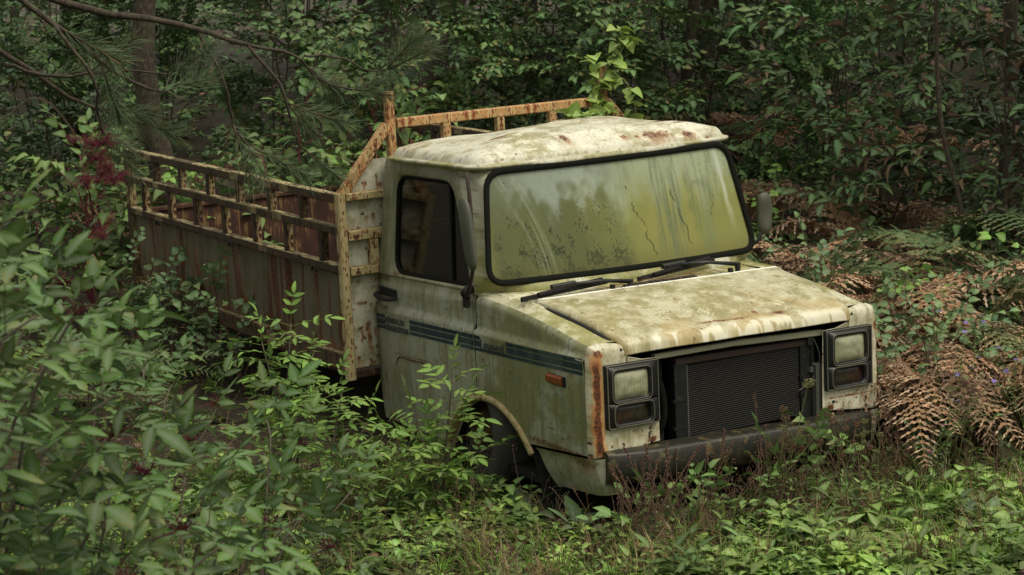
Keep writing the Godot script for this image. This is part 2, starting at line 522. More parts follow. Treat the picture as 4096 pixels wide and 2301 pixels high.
	M.blue = std(picture(128, 64, func(u: float, v: float) -> Color:
		return Color(0.085, 0.165, 0.225).lerp(Color(0.30, 0.36, 0.33), sst(0.1, 0.6, nz(2, u * 20.0, v * 4.0) + nz(1, u * 5.0, v * 2.0) * 0.6) * 0.6)), 0.5)
	M.letters = std(null, 0.6, Color(0.15, 0.19, 0.20))
	M.amber = tri_mat(picture(32, 32, func(u: float, v: float) -> Color: return Color(0.62, 0.27, 0.10).lerp(Color(0.35, 0.17, 0.08), 0.5 + 0.5 * nz(3, u * 9.0, v * 9.0))), 8.0, 0.3)
	M.lens = std(picture(96, 64, func(u: float, v: float) -> Color:
		var rib := 0.5 + 0.5 * sin(u * 70.0)
		return Color(0.62, 0.62, 0.50).lerp(Color(0.43, 0.44, 0.34), rib * 0.22 + 0.2 + 0.45 * nz(1, u * 3.0, v * 3.0))), 0.22)
	M.lens.clearcoat_enabled = true
	M.lens.clearcoat = 0.6
	M.smoked = std(picture(64, 32, func(u: float, v: float) -> Color:
		return Color(0.22, 0.205, 0.15).lerp(Color(0.28, 0.19, 0.14), sst(0.45, 0.55, u)).lerp(Color(0.12, 0.12, 0.1), 0.4 + 0.5 * nz(1, u * 5.0, v * 3.0))), 0.25)
	M.mirror = std(picture(64, 64, func(u: float, v: float) -> Color: return Color(0.37, 0.38, 0.33).lerp(Color(0.24, 0.25, 0.2), 0.5 + 0.6 * nz(1, u * 4.0, v * 3.0))), 0.6)
	var g := StandardMaterial3D.new()
	g.albedo_color = Color(0.05, 0.055, 0.042, 0.82)
	g.transparency = BaseMaterial3D.TRANSPARENCY_ALPHA
	g.roughness = 0.08
	M.glass = g
	M.cabin = std(null, 0.9, Color(0.26, 0.26, 0.22))
	M.edge_highlight = std(null, 0.5, Color(0.9, 0.9, 0.86))


# ---------------------------------------------------------------- the truck (local axes: x to its left, y up, z forward)
func quad_loop(c: Array, r: float, nc := 5, ne := 6) -> Array:
	var out := []
	for i in 4:
		var p: Vector2 = c[i]
		var q: Vector2 = c[(i + 1) % 4]
		var a: Vector2 = p + (c[(i + 3) % 4] - p).normalized() * r
		var b: Vector2 = p + (q - p).normalized() * r
		for k in nc + 1:
			var t := float(k) / nc
			out.append(a.lerp(p, t).lerp(p.lerp(b, t), t))
		var e: Vector2 = q + (p - q).normalized() * r
		for k in range(1, ne):
			out.append(b.lerp(e, float(k) / ne))
	return out


func mapped(loop: Array, fn: Callable) -> Array:
	var out := []
	for p in loop:
		out.append(fn.call(p))
	return out


func blend_rows(a: Array, b: Array, n: int) -> Array:
	var rows := []
	for i in n + 1:
		var row := []
		for k in a.size():
			row.append(a[k].lerp(b[k], float(i) / n))
		rows.append(row)
	return rows


func part(called: String, mesh: Mesh, mat: Material, under: Node = null) -> MeshInstance3D:
	return obj(called, mesh, mat, under if under else truck)


func arch_y(z: float) -> float:
	var d := 0.505 * 0.505 - (z + 0.95) * (z + 0.95)
	return -0.46 + sqrt(d) if d > 0.0 else -9.0


func half_width(y: float, z: float) -> float:
	var yc := 0.362 + (z + 2.18) * 0.021
	var yb := 0.485 + (z + 2.18) * 0.05
	var w := 0.9 - 0.018 * sst(yc - 0.008, yc + 0.016, y) - 0.012 * sst(yb - 0.005, yb + 0.014, y) * sst(-1.0, -1.1, z)
	w += 0.006 * sst(yc - 0.05, yc - 0.008, y) * sst(yc + 0.01, yc - 0.008, y)
	if y < 0.05:
		w -= (0.05 - y) * (0.05 - y) * 0.16
	return w + 0.0015 * nz(0, z * 2.5, y * 2.5)


func ridge_y(z: float) -> float:
	return line_at([Vector3(-1.09, 0.568, 0), Vector3(-0.63, 0.553, 0), Vector3(-0.3, 0.515, 0), Vector3(0.02, 0.462, 0)], inverse_ridge(z)).y


func inverse_ridge(z: float) -> float:
	return clampf((z + 1.09) / 1.11, 0.0, 1.0)


func side_shell(s: float) -> void:
	# ---- door skin
	var rows := []
	var zs := [-2.150]
	for i in 25:
		zs.append(lerpf(-2.188, -1.071, i / 24.0))
	for i in zs.size():
		var z: float = zs[i]
		var row := []
		var lo := maxf(-0.30, arch_y(z)) if z > -1.46 else -0.30
		var hi := 0.535 + (z + 2.18) * 0.04
		for k in 41:
			var y := lerpf(lo, hi, k / 40.0)
			var w := half_width(y, z)
			row.append(Vector3(s * (w - (0.05 if i == 0 else 0.0) - (0.006 if i == zs.size() - 1 else 0.0)), y, z if i > 0 else -2.19))
		rows.append(row)
	var door := part("door", sheet(rows, side_uv, true, s > 0), M.side)
	# ---- window frame of the door, a pressed ring that leans inwards
	var at := func(p: Vector2, inset: float) -> Vector3:
		return Vector3(s * (lerpf(0.872, 0.79, (p.y - 0.53) / 0.68) - inset), p.y, p.x)
	var outer := quad_loop([Vector2(-2.188, 0.537), Vector2(-1.072, 0.58), Vector2(-1.335, 1.222), Vector2(-2.178, 1.205)], 0.03)
	var mid := quad_loop([Vector2(-2.05, 0.552), Vector2(-1.118, 0.590), Vector2(-1.392, 1.155), Vector2(-2.078, 1.14)], 0.115)
	var inner := quad_loop([Vector2(-2.015, 0.565), Vector2(-1.142, 0.603), Vector2(-1.402, 1.137), Vector2(-2.045, 1.12)], 0.11)
	var o3 := mapped(outer, func(p): return at.call(p, 0.0))
	var m3 := mapped(mid, func(p): return at.call(p, -0.004))
	var i3 := mapped(inner, func(p): return at.call(p, 0.022))
	var fr := blend_rows(o3, m3, 2)
	fr.append_array(blend_rows(m3, i3, 2))
	part("window_frame", sheet(fr, side_uv, true, s > 0, true), M.side, door)
	var st := begin()
	var seal := []
	for p in i3:
		seal.append(lean(p))
	tube(st, seal, 0.013, 0.013, 6, true)
	part("window_seal", done(st), M.rubber, door)
	# pane in two pieces with a divider bar
	var pane := []
	for k in 9:
		var t := k / 8.0
		var row := []
		for j in 9:
			var e := j / 8.0
			var bot := Vector2(lerpf(-2.0, -1.15, e), lerpf(0.566, 0.603, e))
			var top := Vector2(lerpf(-2.03, -1.405, e), lerpf(1.122, 1.137, e))
			row.append(at.call(bot.lerp(top, t), 0.026))
		pane.append(row)
	part("window_pane", sheet(pane, side_uv, true, s > 0), M.glass, door)
	st = begin()
	beam(st, lean(at.call(Vector2(-1.372, 0.592), 0.016)), lean(at.call(Vector2(-1.458, 1.13), 0.016)), 0.02, 0.016, Vector3(s, 0, 0), 0.004)
	part("window_divider", done(st), M.darker, door)
	# handle
	st = begin()
	tube(st, smooth_line([Vector3(s * 0.893, 0.452, -2.165), Vector3(s * 0.925, 0.447, -2.13), Vector3(s * 0.93, 0.440, -2.05), Vector3(s * 0.925, 0.440, -1.98), Vector3(s * 0.89, 0.447, -1.945)], 12), 0.017, 0.014, 8, false, 0.7)
	beam(st, Vector3(s * 0.886, 0.470, -2.15), Vector3(s * 0.886, 0.468, -1.96), 0.012, 0.05, Vector3.UP, 0.004)
	part("door_handle", done(st), M.darker, door)
	# shut line between door and wing: a dark recess with a thin bare lip
	st = begin()
	for i in 14:
		var y0 := lerpf(0.05, 0.57, i / 14.0)
		var y1 := lerpf(0.05, 0.57, (i + 1) / 14.0)
		beam(st, lean(Vector3(s * (half_width(y0, -1.066) - 0.012), y0, -1.066)), lean(Vector3(s * (half_width(y1, -1.066) - 0.012), y1, -1.066)), 0.02, 0.012, Vector3(0, 0, 1), 0.001)
	part("shut_line", done(st), M.darker, door)
	# ---- wing: side, shoulder and top up to the bonnet gap
	rows = []
	for i in 33:
		var z := lerpf(-1.061, 0.0, i / 32.0)
		var lo := maxf(arch_y(z), -0.12 + 0.085 * (z + 0.5)) if z < -0.44 else -0.12 + 0.085 * (z + 0.5)
		var yr := ridge_y(z)
		var row := []
		for k in 31:
			var y := lerpf(lo, yr - 0.035, k / 30.0)
			row.append(Vector3(s * half_width(y, z), y, z))
		var w := half_width(yr - 0.035, z)
		var qx := 0.80 if z < -0.66 else lerpf(0.785, 0.712, (z + 0.66) / 0.68)
		var qy := 0.585 if z < -0.66 else line_at([Vector3(0, 0.585, 0), Vector3(0, 0.549, 0), Vector3(0, 0.517, 0), Vector3(0, 0.472, 0)], (z + 0.66) / 0.66).y
		row.append(Vector3(s * (w - 0.006), yr - 0.016, z))
		row.append(Vector3(s * (w - 0.020), yr - 0.003, z))
		row.append(Vector3(s * (w - 0.045), yr + 0.008, z))
		for k in range(1, 5):
			row.append(Vector3(s * (w - 0.045), yr + 0.008, z).lerp(Vector3(s * qx, qy, z), k / 4.0))
		row.append(Vector3(s * (qx - 0.004), qy - 0.03, z))
		rows.append(row)
	var wing_side := []
	var wing_top := []
	for row in rows:
		wing_side.append(row.slice(0, 33))
		wing_top.append(row.slice(32))
	var wing := part("wing", sheet(wing_side, side_uv, true, s > 0), M.side)
	part("wing_top", sheet(wing_top, top_uv, true, s > 0), M.fender_top, wing)
	# flared lip round the wheel arch
	rows = []
	for i in 29:
		var a := lerpf(0.60, PI - 0.25, i / 28.0)
		var cz := -0.95 + cos(a) * 0.505
		var row := []
		for q in [[0.516, -0.003], [0.514, 0.010], [0.505, 0.018], [0.488, 0.018], [0.480, 0.006], [0.478, -0.04]]:
			var y: float = -0.46 + sin(a) * q[0]
			row.append(Vector3(s * (half_width(maxf(y, -0.2), cz) + q[1]), y, -0.95 + cos(a) * q[0]))
		rows.append(row)
	part("arch_lip", sheet(rows, no_uv, true, s > 0), M.rail_pale, wing)
	# dark liner inside the arch
	rows = []
	for i in 17:
		var a := lerpf(0.0, PI, i / 16.0)
		rows.append([Vector3(s * 0.89, -0.46 + sin(a) * 0.50, -0.95 + cos(a) * 0.50), Vector3(s * 0.35, -0.46 + sin(a) * 0.48, -0.95 + cos(a) * 0.48)])
	part("arch_liner", sheet(rows, no_uv), M.darker, wing)
	# apron under the wing, below a rusted seam, wrapping round the corner
	rows = []
	for i in 15:
		var t := i / 14.0
		var z := lerpf(-0.46, 0.0, minf(t / 0.72, 1.0))
		var row := []
		for k in 9:
			var f := k / 8.0
			var y := lerpf(-0.125 + 0.085 * (z + 0.5), -0.315 + 0.05 * t, f)
			var x := 0.905 - 0.05 * f * f
			var zz := z + 0.10 * f * sst(0.25, 0.0, t)
			if t > 0.72:
				var c := (t - 0.72) / 0.28
				x -= 0.10 * c * c
				zz += 0.075 * sin(c * PI / 2)
			row.append(Vector3(s * (x + (0.012 if k == 0 else 0.0)), y, zz))
		rows.append(row)
	part("apron", sheet(rows, side_uv, true, s < 0), M.side, wing)
	# orange marker lamp
	st = begin()
	beam(st, lean(Vector3(s * 0.902, 0.262, -0.325)), lean(Vector3(s * 0.902, 0.262, -0.175)), 0.03, 0.05, Vector3.UP, 0.006)
	part("marker_lamp", done(st), M.darker, wing)
	st = begin()
	beam(st, lean(Vector3(s * 0.915, 0.266, -0.322)), lean(Vector3(s * 0.915, 0.266, -0.182)), 0.026, 0.042, Vector3.UP, 0.008)
	part("marker_lens", done(st), M.amber, wing)
	# the stripes: three blue tapes that follow the crease, cut for the lettering
	for lane in [[0.045, 0.066], [0.010, 0.040], [-0.012, 0.004]]:
		for cut in [[-2.19, -2.085], [-1.79, -1.075], [-1.058, -1.0], [-0.735, -0.012]]:
			var top_cut: bool = lane[0] > 0.0
			var z0: float = cut[0]
			var z1: float = cut[1]
			if not top_cut and is_equal_approx(z0, -1.058):
				z1 = -0.735
			var sr := []
			for i in 21:
				var z := lerpf(z0, z1, i / 20.0)
				var base := 0.245 + (z + 2.2) * 0.042
				var row := []
				for k in 2:
					var y: float = base + lane[k] * 1.06
					row.append(Vector3(s * (half_width(y, z) + 0.0025), y, z))
				sr.append(row)
			part("stripe", sheet(sr, side_uv, true, s > 0), M.blue, door if z1 < -1.06 else wing)


func lettering(text: String, size: float, width: float, at: Vector3, slope: float, under: Node) -> void:
	var t := TextMesh.new()
	var f := SystemFont.new()
	f.font_names = PackedStringArray(["Droid Sans"])
	f.font_weight = 800
	t.font = f
	t.text = text
	t.font_size = 64
	t.pixel_size = size / 64.0
	t.depth = 0.002
	t.curve_step = 2.0
	var box := t.get_aabb()
	var k := width / box.size.x
	# letters face the truck's right: x of the text runs forward along z
	var b := Basis(Vector3(0, slope * k, k), Vector3(0, 1, 0), Vector3(-1, 0, 0))
	obj("lettering", t, M.letters, under, Transform3D(b, at))


func cab_front() -> void:
	var st: SurfaceTool
	# ---- windscreen: seal, surround and glass
	var scr := func(p: Vector2) -> Vector3:
		return Vector3(p.x, 0.642 + p.y, -0.955 - 0.145 * p.y / 0.56 + 0.075 * (1.0 - pow(p.x / 0.88, 2.0)))
	var seal2 := quad_loop([Vector2(-0.862, 0.0), Vector2(0.862, 0.0), Vector2(0.772, 0.580), Vector2(-0.772, 0.580)], 0.10, 6, 9)
	var outer2 := quad_loop([Vector2(-0.886, -0.06), Vector2(0.886, -0.06), Vector2(0.79, 0.615), Vector2(-0.79, 0.615)], 0.02, 6, 9)
	var edge := func(p: Vector2) -> Vector3:
		var t := (p.y + 0.06) / 0.662
		var a := absf(p.x) / lerpf(0.886, 0.79, t)
		var zc := lerpf(-0.845, -1.03, t)
		var zs := lerpf(-1.062, -1.335, t)
		return Vector3(p.x, 0.642 + p.y - 0.045 * sst(0.3, 0.0, t) * pow(a, 4.0) * 0.0, lerpf(zc, zs, pow(a, 5.0)))
	var s3 := mapped(seal2, scr)
	var o3 := mapped(outer2, edge)
	var rows := []
	for i in 7:
		var t := i / 6.0
		var row := []
		for k in s3.size():
			var p: Vector3 = o3[k].lerp(s3[k], t)
			row.append(p + Vector3(0, 0, 0.012 * sin(t * PI)))
		rows.append(row)
	var surround := part("windscreen_surround", sheet(rows, side_uv_front, true, false, true), M.cowl_front)
	st = begin()
	var loop := []
	for p in s3:
		loop.append(lean(p + Vector3(0, 0, 0.006)))
	tube(st, loop, 0.018, 0.018, 8, true, 0.6, Vector3(0, 0.25, 1))
	part("windscreen_seal", done(st), M.rubber, surround)
	var g := []
	for i in 13:
		var row := []
		var v := i / 12.0
		for k in 25:
			var w := lerpf(0.845, 0.76, v)
			var x := lerpf(-w, w, k / 24.0)
			row.append(scr.call(Vector2(x, 0.012 + v * 0.558)) + Vector3(0, 0, -0.004))
		g.append(row)
	part("windscreen", sheet(g, func(p: Vector3) -> Vector2: return Vector2((p.x + 1.0) / 2.0, (p.y - 0.6) / 0.8), true), M.screen)
	# ---- cowl between windscreen and bonnet
	rows = []
	for i in 9:
		var t := i / 8.0
		var row := []
		for k in 25:
			var x := lerpf(-0.80, 0.80, k / 24.0)
			var b: Vector3 = edge.call(Vector2(x * 1.02, -0.055))
			var e := Vector3(x, 0.583, -0.641)
			var p := b.lerp(e, t)
			p.y -= 0.006 * sin(t * PI)
			row.append(p)
		rows.append(row)
	var cowl := part("cowl", sheet(rows, top_uv), M.cowl)
	# corner gussets from the pillar foot down to the wing
	for s in [-1.0, 1.0]:
		rows = []
		for i in 7:
			var t := i / 6.0
			var b: Vector3 = edge.call(Vector2(s * lerpf(0.70, 0.886, t), -0.055))
			var e := Vector3(s * lerpf(0.70, 0.868, t), lerpf(0.590, 0.571, t), lerpf(-0.70, -1.062, t * t))
			rows.append([b, b.lerp(e, 0.5) - Vector3(0, 0.004, 0), e, e + Vector3(0, -0.02, 0.02)])
		part("pillar_foot", sheet(rows, top_uv, true, s < 0), M.cowl, surround)
	st = begin()
	beam(st, lean(Vector3(-0.205, 0.588, -0.675)), lean(Vector3(0.255, 0.588, -0.675)), 0.05, 0.012)
	var vent := part("cowl_vent", done(st), M.darker, cowl)
	for i in 3:
		st = begin()
		beam(st, lean(Vector3(-0.2, 0.596, -0.691 + i * 0.016)), lean(Vector3(0.25, 0.596, -0.691 + i * 0.016)), 0.006, 0.008)
		part("vent_slat", done(st), M.dark, vent)
	# ---- wipers
	for wp in [[Vector3(-0.157, 0.595, -0.69), Vector3(-0.842, 0.600, -0.66), Vector3(-0.27, 0.618, -0.744), Vector3(-0.55, 0.610, -0.70)], [Vector3(0.547, 0.605, -0.695), Vector3(-0.073, 0.605, -0.742), Vector3(0.485, 0.635, -0.827), Vector3(0.20, 0.622, -0.785)]]:
		st = begin()
		beam(st, lean(wp[1]), lean(wp[2]), 0.016, 0.026, Vector3.UP, 0.004)
		beam(st, lean(wp[1] + Vector3(0.10, 0.016, 0)), lean(wp[2] + Vector3(-0.03, 0.016, 0)), 0.02, 0.016, Vector3.UP, 0.004)
		var wiper := part("wiper", done(st), M.darker)
		st = begin()
		tube(st, [lean(wp[0] + Vector3(0, 0.018, 0)), lean(wp[0].lerp(wp[3], 0.5) + Vector3(0, 0.034, 0)), lean(wp[3] + Vector3(0, 0.028, 0))], 0.017, 0.010, 6, false, 0.7)
		beam(st, lean(wp[3] + Vector3(-0.09, 0.026, 0.008)), lean(wp[3] + Vector3(0.06, 0.03, -0.004)), 0.03, 0.026, Vector3.UP, 0.006)
		part("wiper_arm", done(st), M.black, wiper)
		st = begin()
		tube(st, [lean(wp[0] + Vector3(0, -0.04, 0)), lean(wp[0] + Vector3(0, 0.026, 0))], 0.013, 0.017, 8)
		part("wiper_pivot", done(st), M.darker, wiper)
	# ---- bonnet
	var prof := [Vector3(0, 0.592, -0.635), Vector3(0, 0.577, -0.48), Vector3(0, 0.556, -0.32), Vector3(0, 0.530, -0.17), Vector3(0, 0.500, -0.05), Vector3(0, 0.480, 0.015), Vector3(0, 0.455, 0.047), Vector3(0, 0.412, 0.058)]
	rows = []
	for i in 41:
		var t := i / 40.0
		var p := line_at(prof, t)
		var row := []
		for k in 33:
			var u := lerpf(-1.0, 1.0, k / 32.0)
			var w := lerpf(0.768, 0.690, t)
			var c := 0.012 * (1.0 - u * u) * sst(0.0, 0.3, t) - 0.006 * pow(absf(u), 12.0)
			row.append(Vector3(u * w, p.y + c * (1.0 - 0.6 * t) + 0.003 * nz(0, u * 2.0, p.z * 3.0), p.z + 0.02 * (1.0 - u * u) * sst(0.6, 1.0, t)))
		# folded edges down into the gap
		row.push_front(row[0] + Vector3(0.004, -0.035, 0))
		row.append(row[row.size() - 1] + Vector3(-0.004, -0.035, 0))
		rows.append(row)
	var under := []
	for p in rows[40]:
		under.append(p + Vector3(0, -0.004, -0.035))
	rows.append(under)
	var bonnet := part("bonnet", sheet(rows, top_uv), M.bonnet)
	st = begin()
	for i in 16:
		var x0 := lerpf(-0.76, 0.76, i / 16.0)
		var x1 := lerpf(-0.76, 0.76, (i + 1) / 16.0)
		beam(st, lean(Vector3(x0, 0.592, -0.637)), lean(Vector3(x1, 0.592, -0.637)), 0.014, 0.008, Vector3.UP, 0.003)
	part("bonnet_highlight", done(st), M.edge_highlight, bonnet)  # white strip standing in for the highlight along the rear edge
	for x in [-0.30, 0.46]:
		st = begin()
		box(st, lean(Vector3(x - 0.010, 0.58, -0.655)), lean(Vector3(x + 0.010, 0.618, -0.632)), 0.004)
		part("bonnet_stop", done(st), M.darker, bonnet)
	# dark gutters under the bonnet edge
	for s in [-1.0, 1.0]:
		st = begin()
		for i in 10:
			var t0 := i / 10.0 * 0.85
			var t1 := (i + 1) / 10.0 * 0.85
			var a := line_at(prof, t0)
			var b := line_at(prof, t1)
			beam(st, lean(Vector3(s * lerpf(0.778, 0.700, t0), a.y - 0.026, a.z)), lean(Vector3(s * lerpf(0.778, 0.700, t1), b.y - 0.026, b.z)), 0.024, 0.018)
		part("bonnet_gutter", done(st), M.darker, bonnet)


func side_uv_front(p: Vector3) -> Vector2:
	return Vector2((p.x + 1.0) / 2.0, (p.y - 0.55) / 0.75)


func nose() -> void:
	var st: SurfaceTool
	for s in [-1.0, 1.0]:
		# ---- corner panel round the lamp
		var side_o := [Vector3(0.9, -0.10, 0.0), Vector3(0.9, 0.05, 0.0), Vector3(0.9, 0.25, 0.0), Vector3(0.896, 0.41, 0.0)]
		var top_o := [Vector3(0.880, 0.462, 0.0), Vector3(0.84, 0.474, 0.004), Vector3(0.78, 0.474, 0.010), Vector3(0.705, 0.462, 0.020)]
		var in_o := [Vector3(0.696, 0.405, 0.05), Vector3(0.60, 0.378, 0.05), Vector3(0.52, 0.375, 0.05), Vector3(0.512, 0.15, 0.05)]
		var bot_o := [Vector3(0.510, -0.045, 0.05), Vector3(0.60, -0.055, 0.05), Vector3(0.75, -0.07, 0.05), Vector3(0.86, -0.085, 0.04)]
		var side_m := [Vector3(0.868, -0.055, 0.046), Vector3(0.868, 0.05, 0.046), Vector3(0.868, 0.25, 0.046), Vector3(0.866, 0.38, 0.046)]
		var top_m := [Vector3(0.850, 0.425, 0.046), Vector3(0.82, 0.430, 0.05), Vector3(0.77, 0.428, 0.05), Vector3(0.705, 0.418, 0.052)]
		var in_m := [Vector3(0.690, 0.395, 0.052), Vector3(0.60, 0.374, 0.051), Vector3(0.524, 0.370, 0.051), Vector3(0.517, 0.15, 0.051)]
		var bot_m := [Vector3(0.515, -0.03, 0.051), Vector3(0.60, -0.04, 0.051), Vector3(0.75, -0.05, 0.051), Vector3(0.84, -0.055, 0.05)]
		var side_i := [Vector3(0.820, 0.062, 0.05), Vector3(0.820, 0.12, 0.05), Vector3(0.820, 0.25, 0.05), Vector3(0.820, 0.34, 0.05)]
		var top_i := [Vector3(0.815, 0.366, 0.05), Vector3(0.78, 0.37, 0.05), Vector3(0.72, 0.37, 0.05), Vector3(0.65, 0.37, 0.05)]
		var in_i := [Vector3(0.60, 0.37, 0.05), Vector3(0.56, 0.37, 0.05), Vector3(0.530, 0.366, 0.05), Vector3(0.530, 0.2, 0.05)]
		var bot_i := [Vector3(0.530, 0.062, 0.05), Vector3(0.6, 0.060, 0.05), Vector3(0.70, 0.060, 0.05), Vector3(0.81, 0.060, 0.05)]
		var o: Array = side_o + top_o + in_o + bot_o
		var m: Array = side_m + top_m + in_m + bot_m
		var n: Array = side_i + top_i + in_i + bot_i
		var rows := []
		for pair in [[o, m], [m, n]]:
			for i in 4:
				var row := []
				var t := i / 3.0
				for k in 16:
					for f in 3:
						var a: Vector3 = pair[0][k].lerp(pair[0][(k + 1) % 16], f / 3.0)
						var b: Vector3 = pair[1][k].lerp(pair[1][(k + 1) % 16], f / 3.0)
						var p := a.lerp(b, t)
						if pair[0] == o:
							# rounded corner rather than a straight bevel
							p.z = lerpf(a.z, b.z, sin(t * PI / 2))
							p.x = lerpf(a.x, b.x, 1.0 - cos(t * PI / 2))
							p.y = lerpf(a.y, b.y, 1.0 - cos(t * PI / 2))
						row.append(Vector3(p.x * s, p.y, p.z))
				if not (pair[0] == m and i == 0):
					rows.append(row)
		var panel := part("corner_panel", sheet(rows, front_uv, true, s < 0, true), M.front)
		# ---- black lamp surround with its two openings
		var x0 := 0.826
		var x1 := 0.522
		var bz := func(p: Vector2, z: float) -> Vector3: return Vector3(s * p.x, p.y, z)
		var cells := [[[Vector2(x0, 0.182), Vector2(x1, 0.182), Vector2(x1, 0.374), Vector2(x0, 0.374)], [Vector2(0.782, 0.196), Vector2(0.576, 0.196), Vector2(0.576, 0.338), Vector2(0.782, 0.338)]], [[Vector2(x0, 0.056), Vector2(x1, 0.056), Vector2(x1, 0.182), Vector2(x0, 0.182)], [Vector2(0.775, 0.076), Vector2(0.568, 0.076), Vector2(0.568, 0.164), Vector2(0.775, 0.164)]]]
		rows = []
		var bezel: MeshInstance3D
		for ci in 2:
			var ol := quad_loop(cells[ci][0], 0.006, 4, 3)
			var il := quad_loop(cells[ci][1], 0.028, 4, 3)
			var lip := quad_loop([cells[ci][1][0] + Vector2(0.012, -0.012), cells[ci][1][1] + Vector2(-0.012, -0.012), cells[ci][1][2] + Vector2(-0.012, 0.012), cells[ci][1][3] + Vector2(0.012, 0.012)], 0.034, 4, 3)
			rows = [mapped(ol, func(p): return bz.call(p, 0.042)), mapped(ol, func(p): return bz.call(p * 0.994 + Vector2(0.004, 0.0012), 0.077)), mapped(lip, func(p): return bz.call(p, 0.080)), mapped(lip, func(p): return bz.call(p, 0.0815)), mapped(il, func(p): return bz.call(p, 0.079)), mapped(il, func(p): return bz.call(p, 0.045))]
			var ms := sheet(rows, front_uv, true, s < 0, true)
			st = begin()
			var worn := []
			for p in lip:
				worn.append(lean(bz.call(p, 0.0812)))
			tube(st, worn, 0.0028, 0.0028, 5, true)
			var worn_edge := done(st)
			if ci == 0:
				bezel = part("lamp_surround", ms, M.black)
				var rim2 := []
				for p in quad_loop([Vector2(x0 - 0.006, 0.06), Vector2(x1 + 0.004, 0.06), Vector2(x1 + 0.004, 0.371), Vector2(x0 - 0.006, 0.371)], 0.012, 3, 8):
					rim2.append(lean(bz.call(p, 0.0775)))
				st = begin()
				tube(st, rim2, 0.0032, 0.0032, 5, true)
				part("worn_edge", done(st), M.worn, bezel)
			else:
				part("indicator_surround", ms, M.black, bezel)
			part("worn_edge", worn_edge, M.worn, bezel)
		# ---- lens and indicator: domed
		for q in [[0.781, 0.577, 0.197, 0.337, 0.064, "headlamp_lens", M.lens, 0.022], [0.774, 0.569, 0.077, 0.163, 0.052, "indicator_lens", M.smoked, 0.008]]:
			var lr := []
			for i in 9:
				var row := []
				for k in 11:
					var u := lerpf(-1.0, 1.0, k / 10.0)
					var v := lerpf(-1.0, 1.0, i / 8.0)
					row.append(Vector3(s * lerpf(q[0], q[1], (u + 1.0) / 2.0), lerpf(q[2], q[3], (v + 1.0) / 2.0), q[4] + q[7] * (1.0 - pow(u, 4.0)) * (1.0 - pow(v, 4.0))))
				lr.append(row)
			var a0: float = q[0]
			var a1: float = q[1]
			var b0: float = q[2]
			var b1: float = q[3]
			part(q[5], sheet(lr, func(p: Vector3) -> Vector2: return Vector2((absf(p.x) - a1) / (a0 - a1), (p.y + 0.02 * p.x * 0.0 - b0) / (b1 - b0)), true, s < 0), q[6], bezel)
	# ---- radiator behind the missing grille
	var st2 := begin()
	box(st2, Vector3(-0.300, -0.085, -0.075), Vector3(0.425, 0.315, -0.028), 0.003)
	var rad := part("radiator", done(st2), M.darker)
	st2 = begin()
	for i in 34:
		var y := lerpf(-0.07, 0.285, i / 33.0)
		beam(st2, Vector3(-0.288, y, -0.022), Vector3(0.412, y - 0.0, -0.022), 0.014, 0.0045, Vector3.UP, 0.001)
	var fins := part("radiator_fins", done(st2), M.fin, rad)
	fins.set_meta("kind", "stuff")
	st2 = begin()
	box(st2, Vector3(-0.370, -0.10, -0.085), Vector3(-0.298, 0.318, -0.008), 0.01)
	box(st2, Vector3(-0.385, 0.12, -0.02), Vector3(-0.30, 0.135, -0.002), 0.003)
	box(st2, Vector3(-0.385, -0.02, -0.02), Vector3(-0.30, -0.005, -0.002), 0.003)
	part("radiator_tank", done(st2), M.black, rad)
	st2 = begin()
	box(st2, Vector3(0.418, -0.10, -0.085), Vector3(0.482, 0.308, -0.008), 0.01)
	box(st2, Vector3(0.41, 0.12, -0.02), Vector3(0.49, 0.135, -0.002), 0.003)
	box(st2, Vector3(0.41, 0.03, -0.02), Vector3(0.49, 0.045, -0.002), 0.003)
	part("radiator_tank", done(st2), M.black, rad)
	st2 = begin()
	beam(st2, Vector3(-0.36, 0.322, -0.03), Vector3(0.47, 0.300, -0.03), 0.05, 0.035, Vector3.UP, 0.008)
	part("radiator_top_bar", done(st2), M.dark_rust, rad)
	st2 = begin()
	beam(st2, Vector3(-0.290, -0.08, -0.015), Vector3(-0.290, 0.30, -0.015), 0.008, 0.008, Vector3(0, 0, 1), 0.002)
	part("radiator_edge", done(st2), M.trim, rad)
	st2 = begin()
	beam(st2, Vector3(-0.50, 0.377, 0.005), Vector3(0.0, 0.372, 0.005), 0.03, 0.026, Vector3.UP, 0.004)
	beam(st2, Vector3(0.0, 0.372, 0.005), Vector3(0.545, 0.345, 0.005), 0.03, 0.03, Vector3.UP, 0.004)
	part("front_crossmember", done(st2), M.trim_pale)
	st2 = begin()
	box(st2, Vector3(0.455, 0.29, -0.02), Vector3(0.487, 0.345, 0.012), 0.004)
	box(st2, Vector3(0.49, -0.10, -0.07), Vector3(0.512, 0.36, -0.01), 0.004)
	part("crossmember_bracket", done(st2), M.dark)
	st2 = begin()
	box(st2, Vector3(0.488, -0.10, -0.005), Vector3(0.56, 0.19, 0.03), 0.006)
	beam(st2, Vector3(0.47, 0.16, 0.0), Vector3(0.56, 0.13, 0.01), 0.02, 0.03)
	part("grille_mount", done(st2), M.trim)
	st2 = begin()
	box(st2, Vector3(-0.520, -0.10, 0.0), Vector3(-0.508, 0.37, 0.045), 0.003)
	box(st2, Vector3(-0.45, -0.12, -0.12), Vector3(-0.41, 0.36, -0.06), 0.005)
	part("grille_mount", done(st2), M.darker)
	# hose, cable and a bolt or two in the open front
	st2 = begin()
	tube(st2, smooth_line([Vector3(-0.47, 0.30, -0.10), Vector3(-0.43, 0.22, -0.05), Vector3(-0.42, 0.05, -0.04), Vector3(-0.46, -0.08, -0.08)], 12), 0.018, 0.018, 8)
	part("radiator_hose", done(st2), M.rubber)
	st2 = begin()
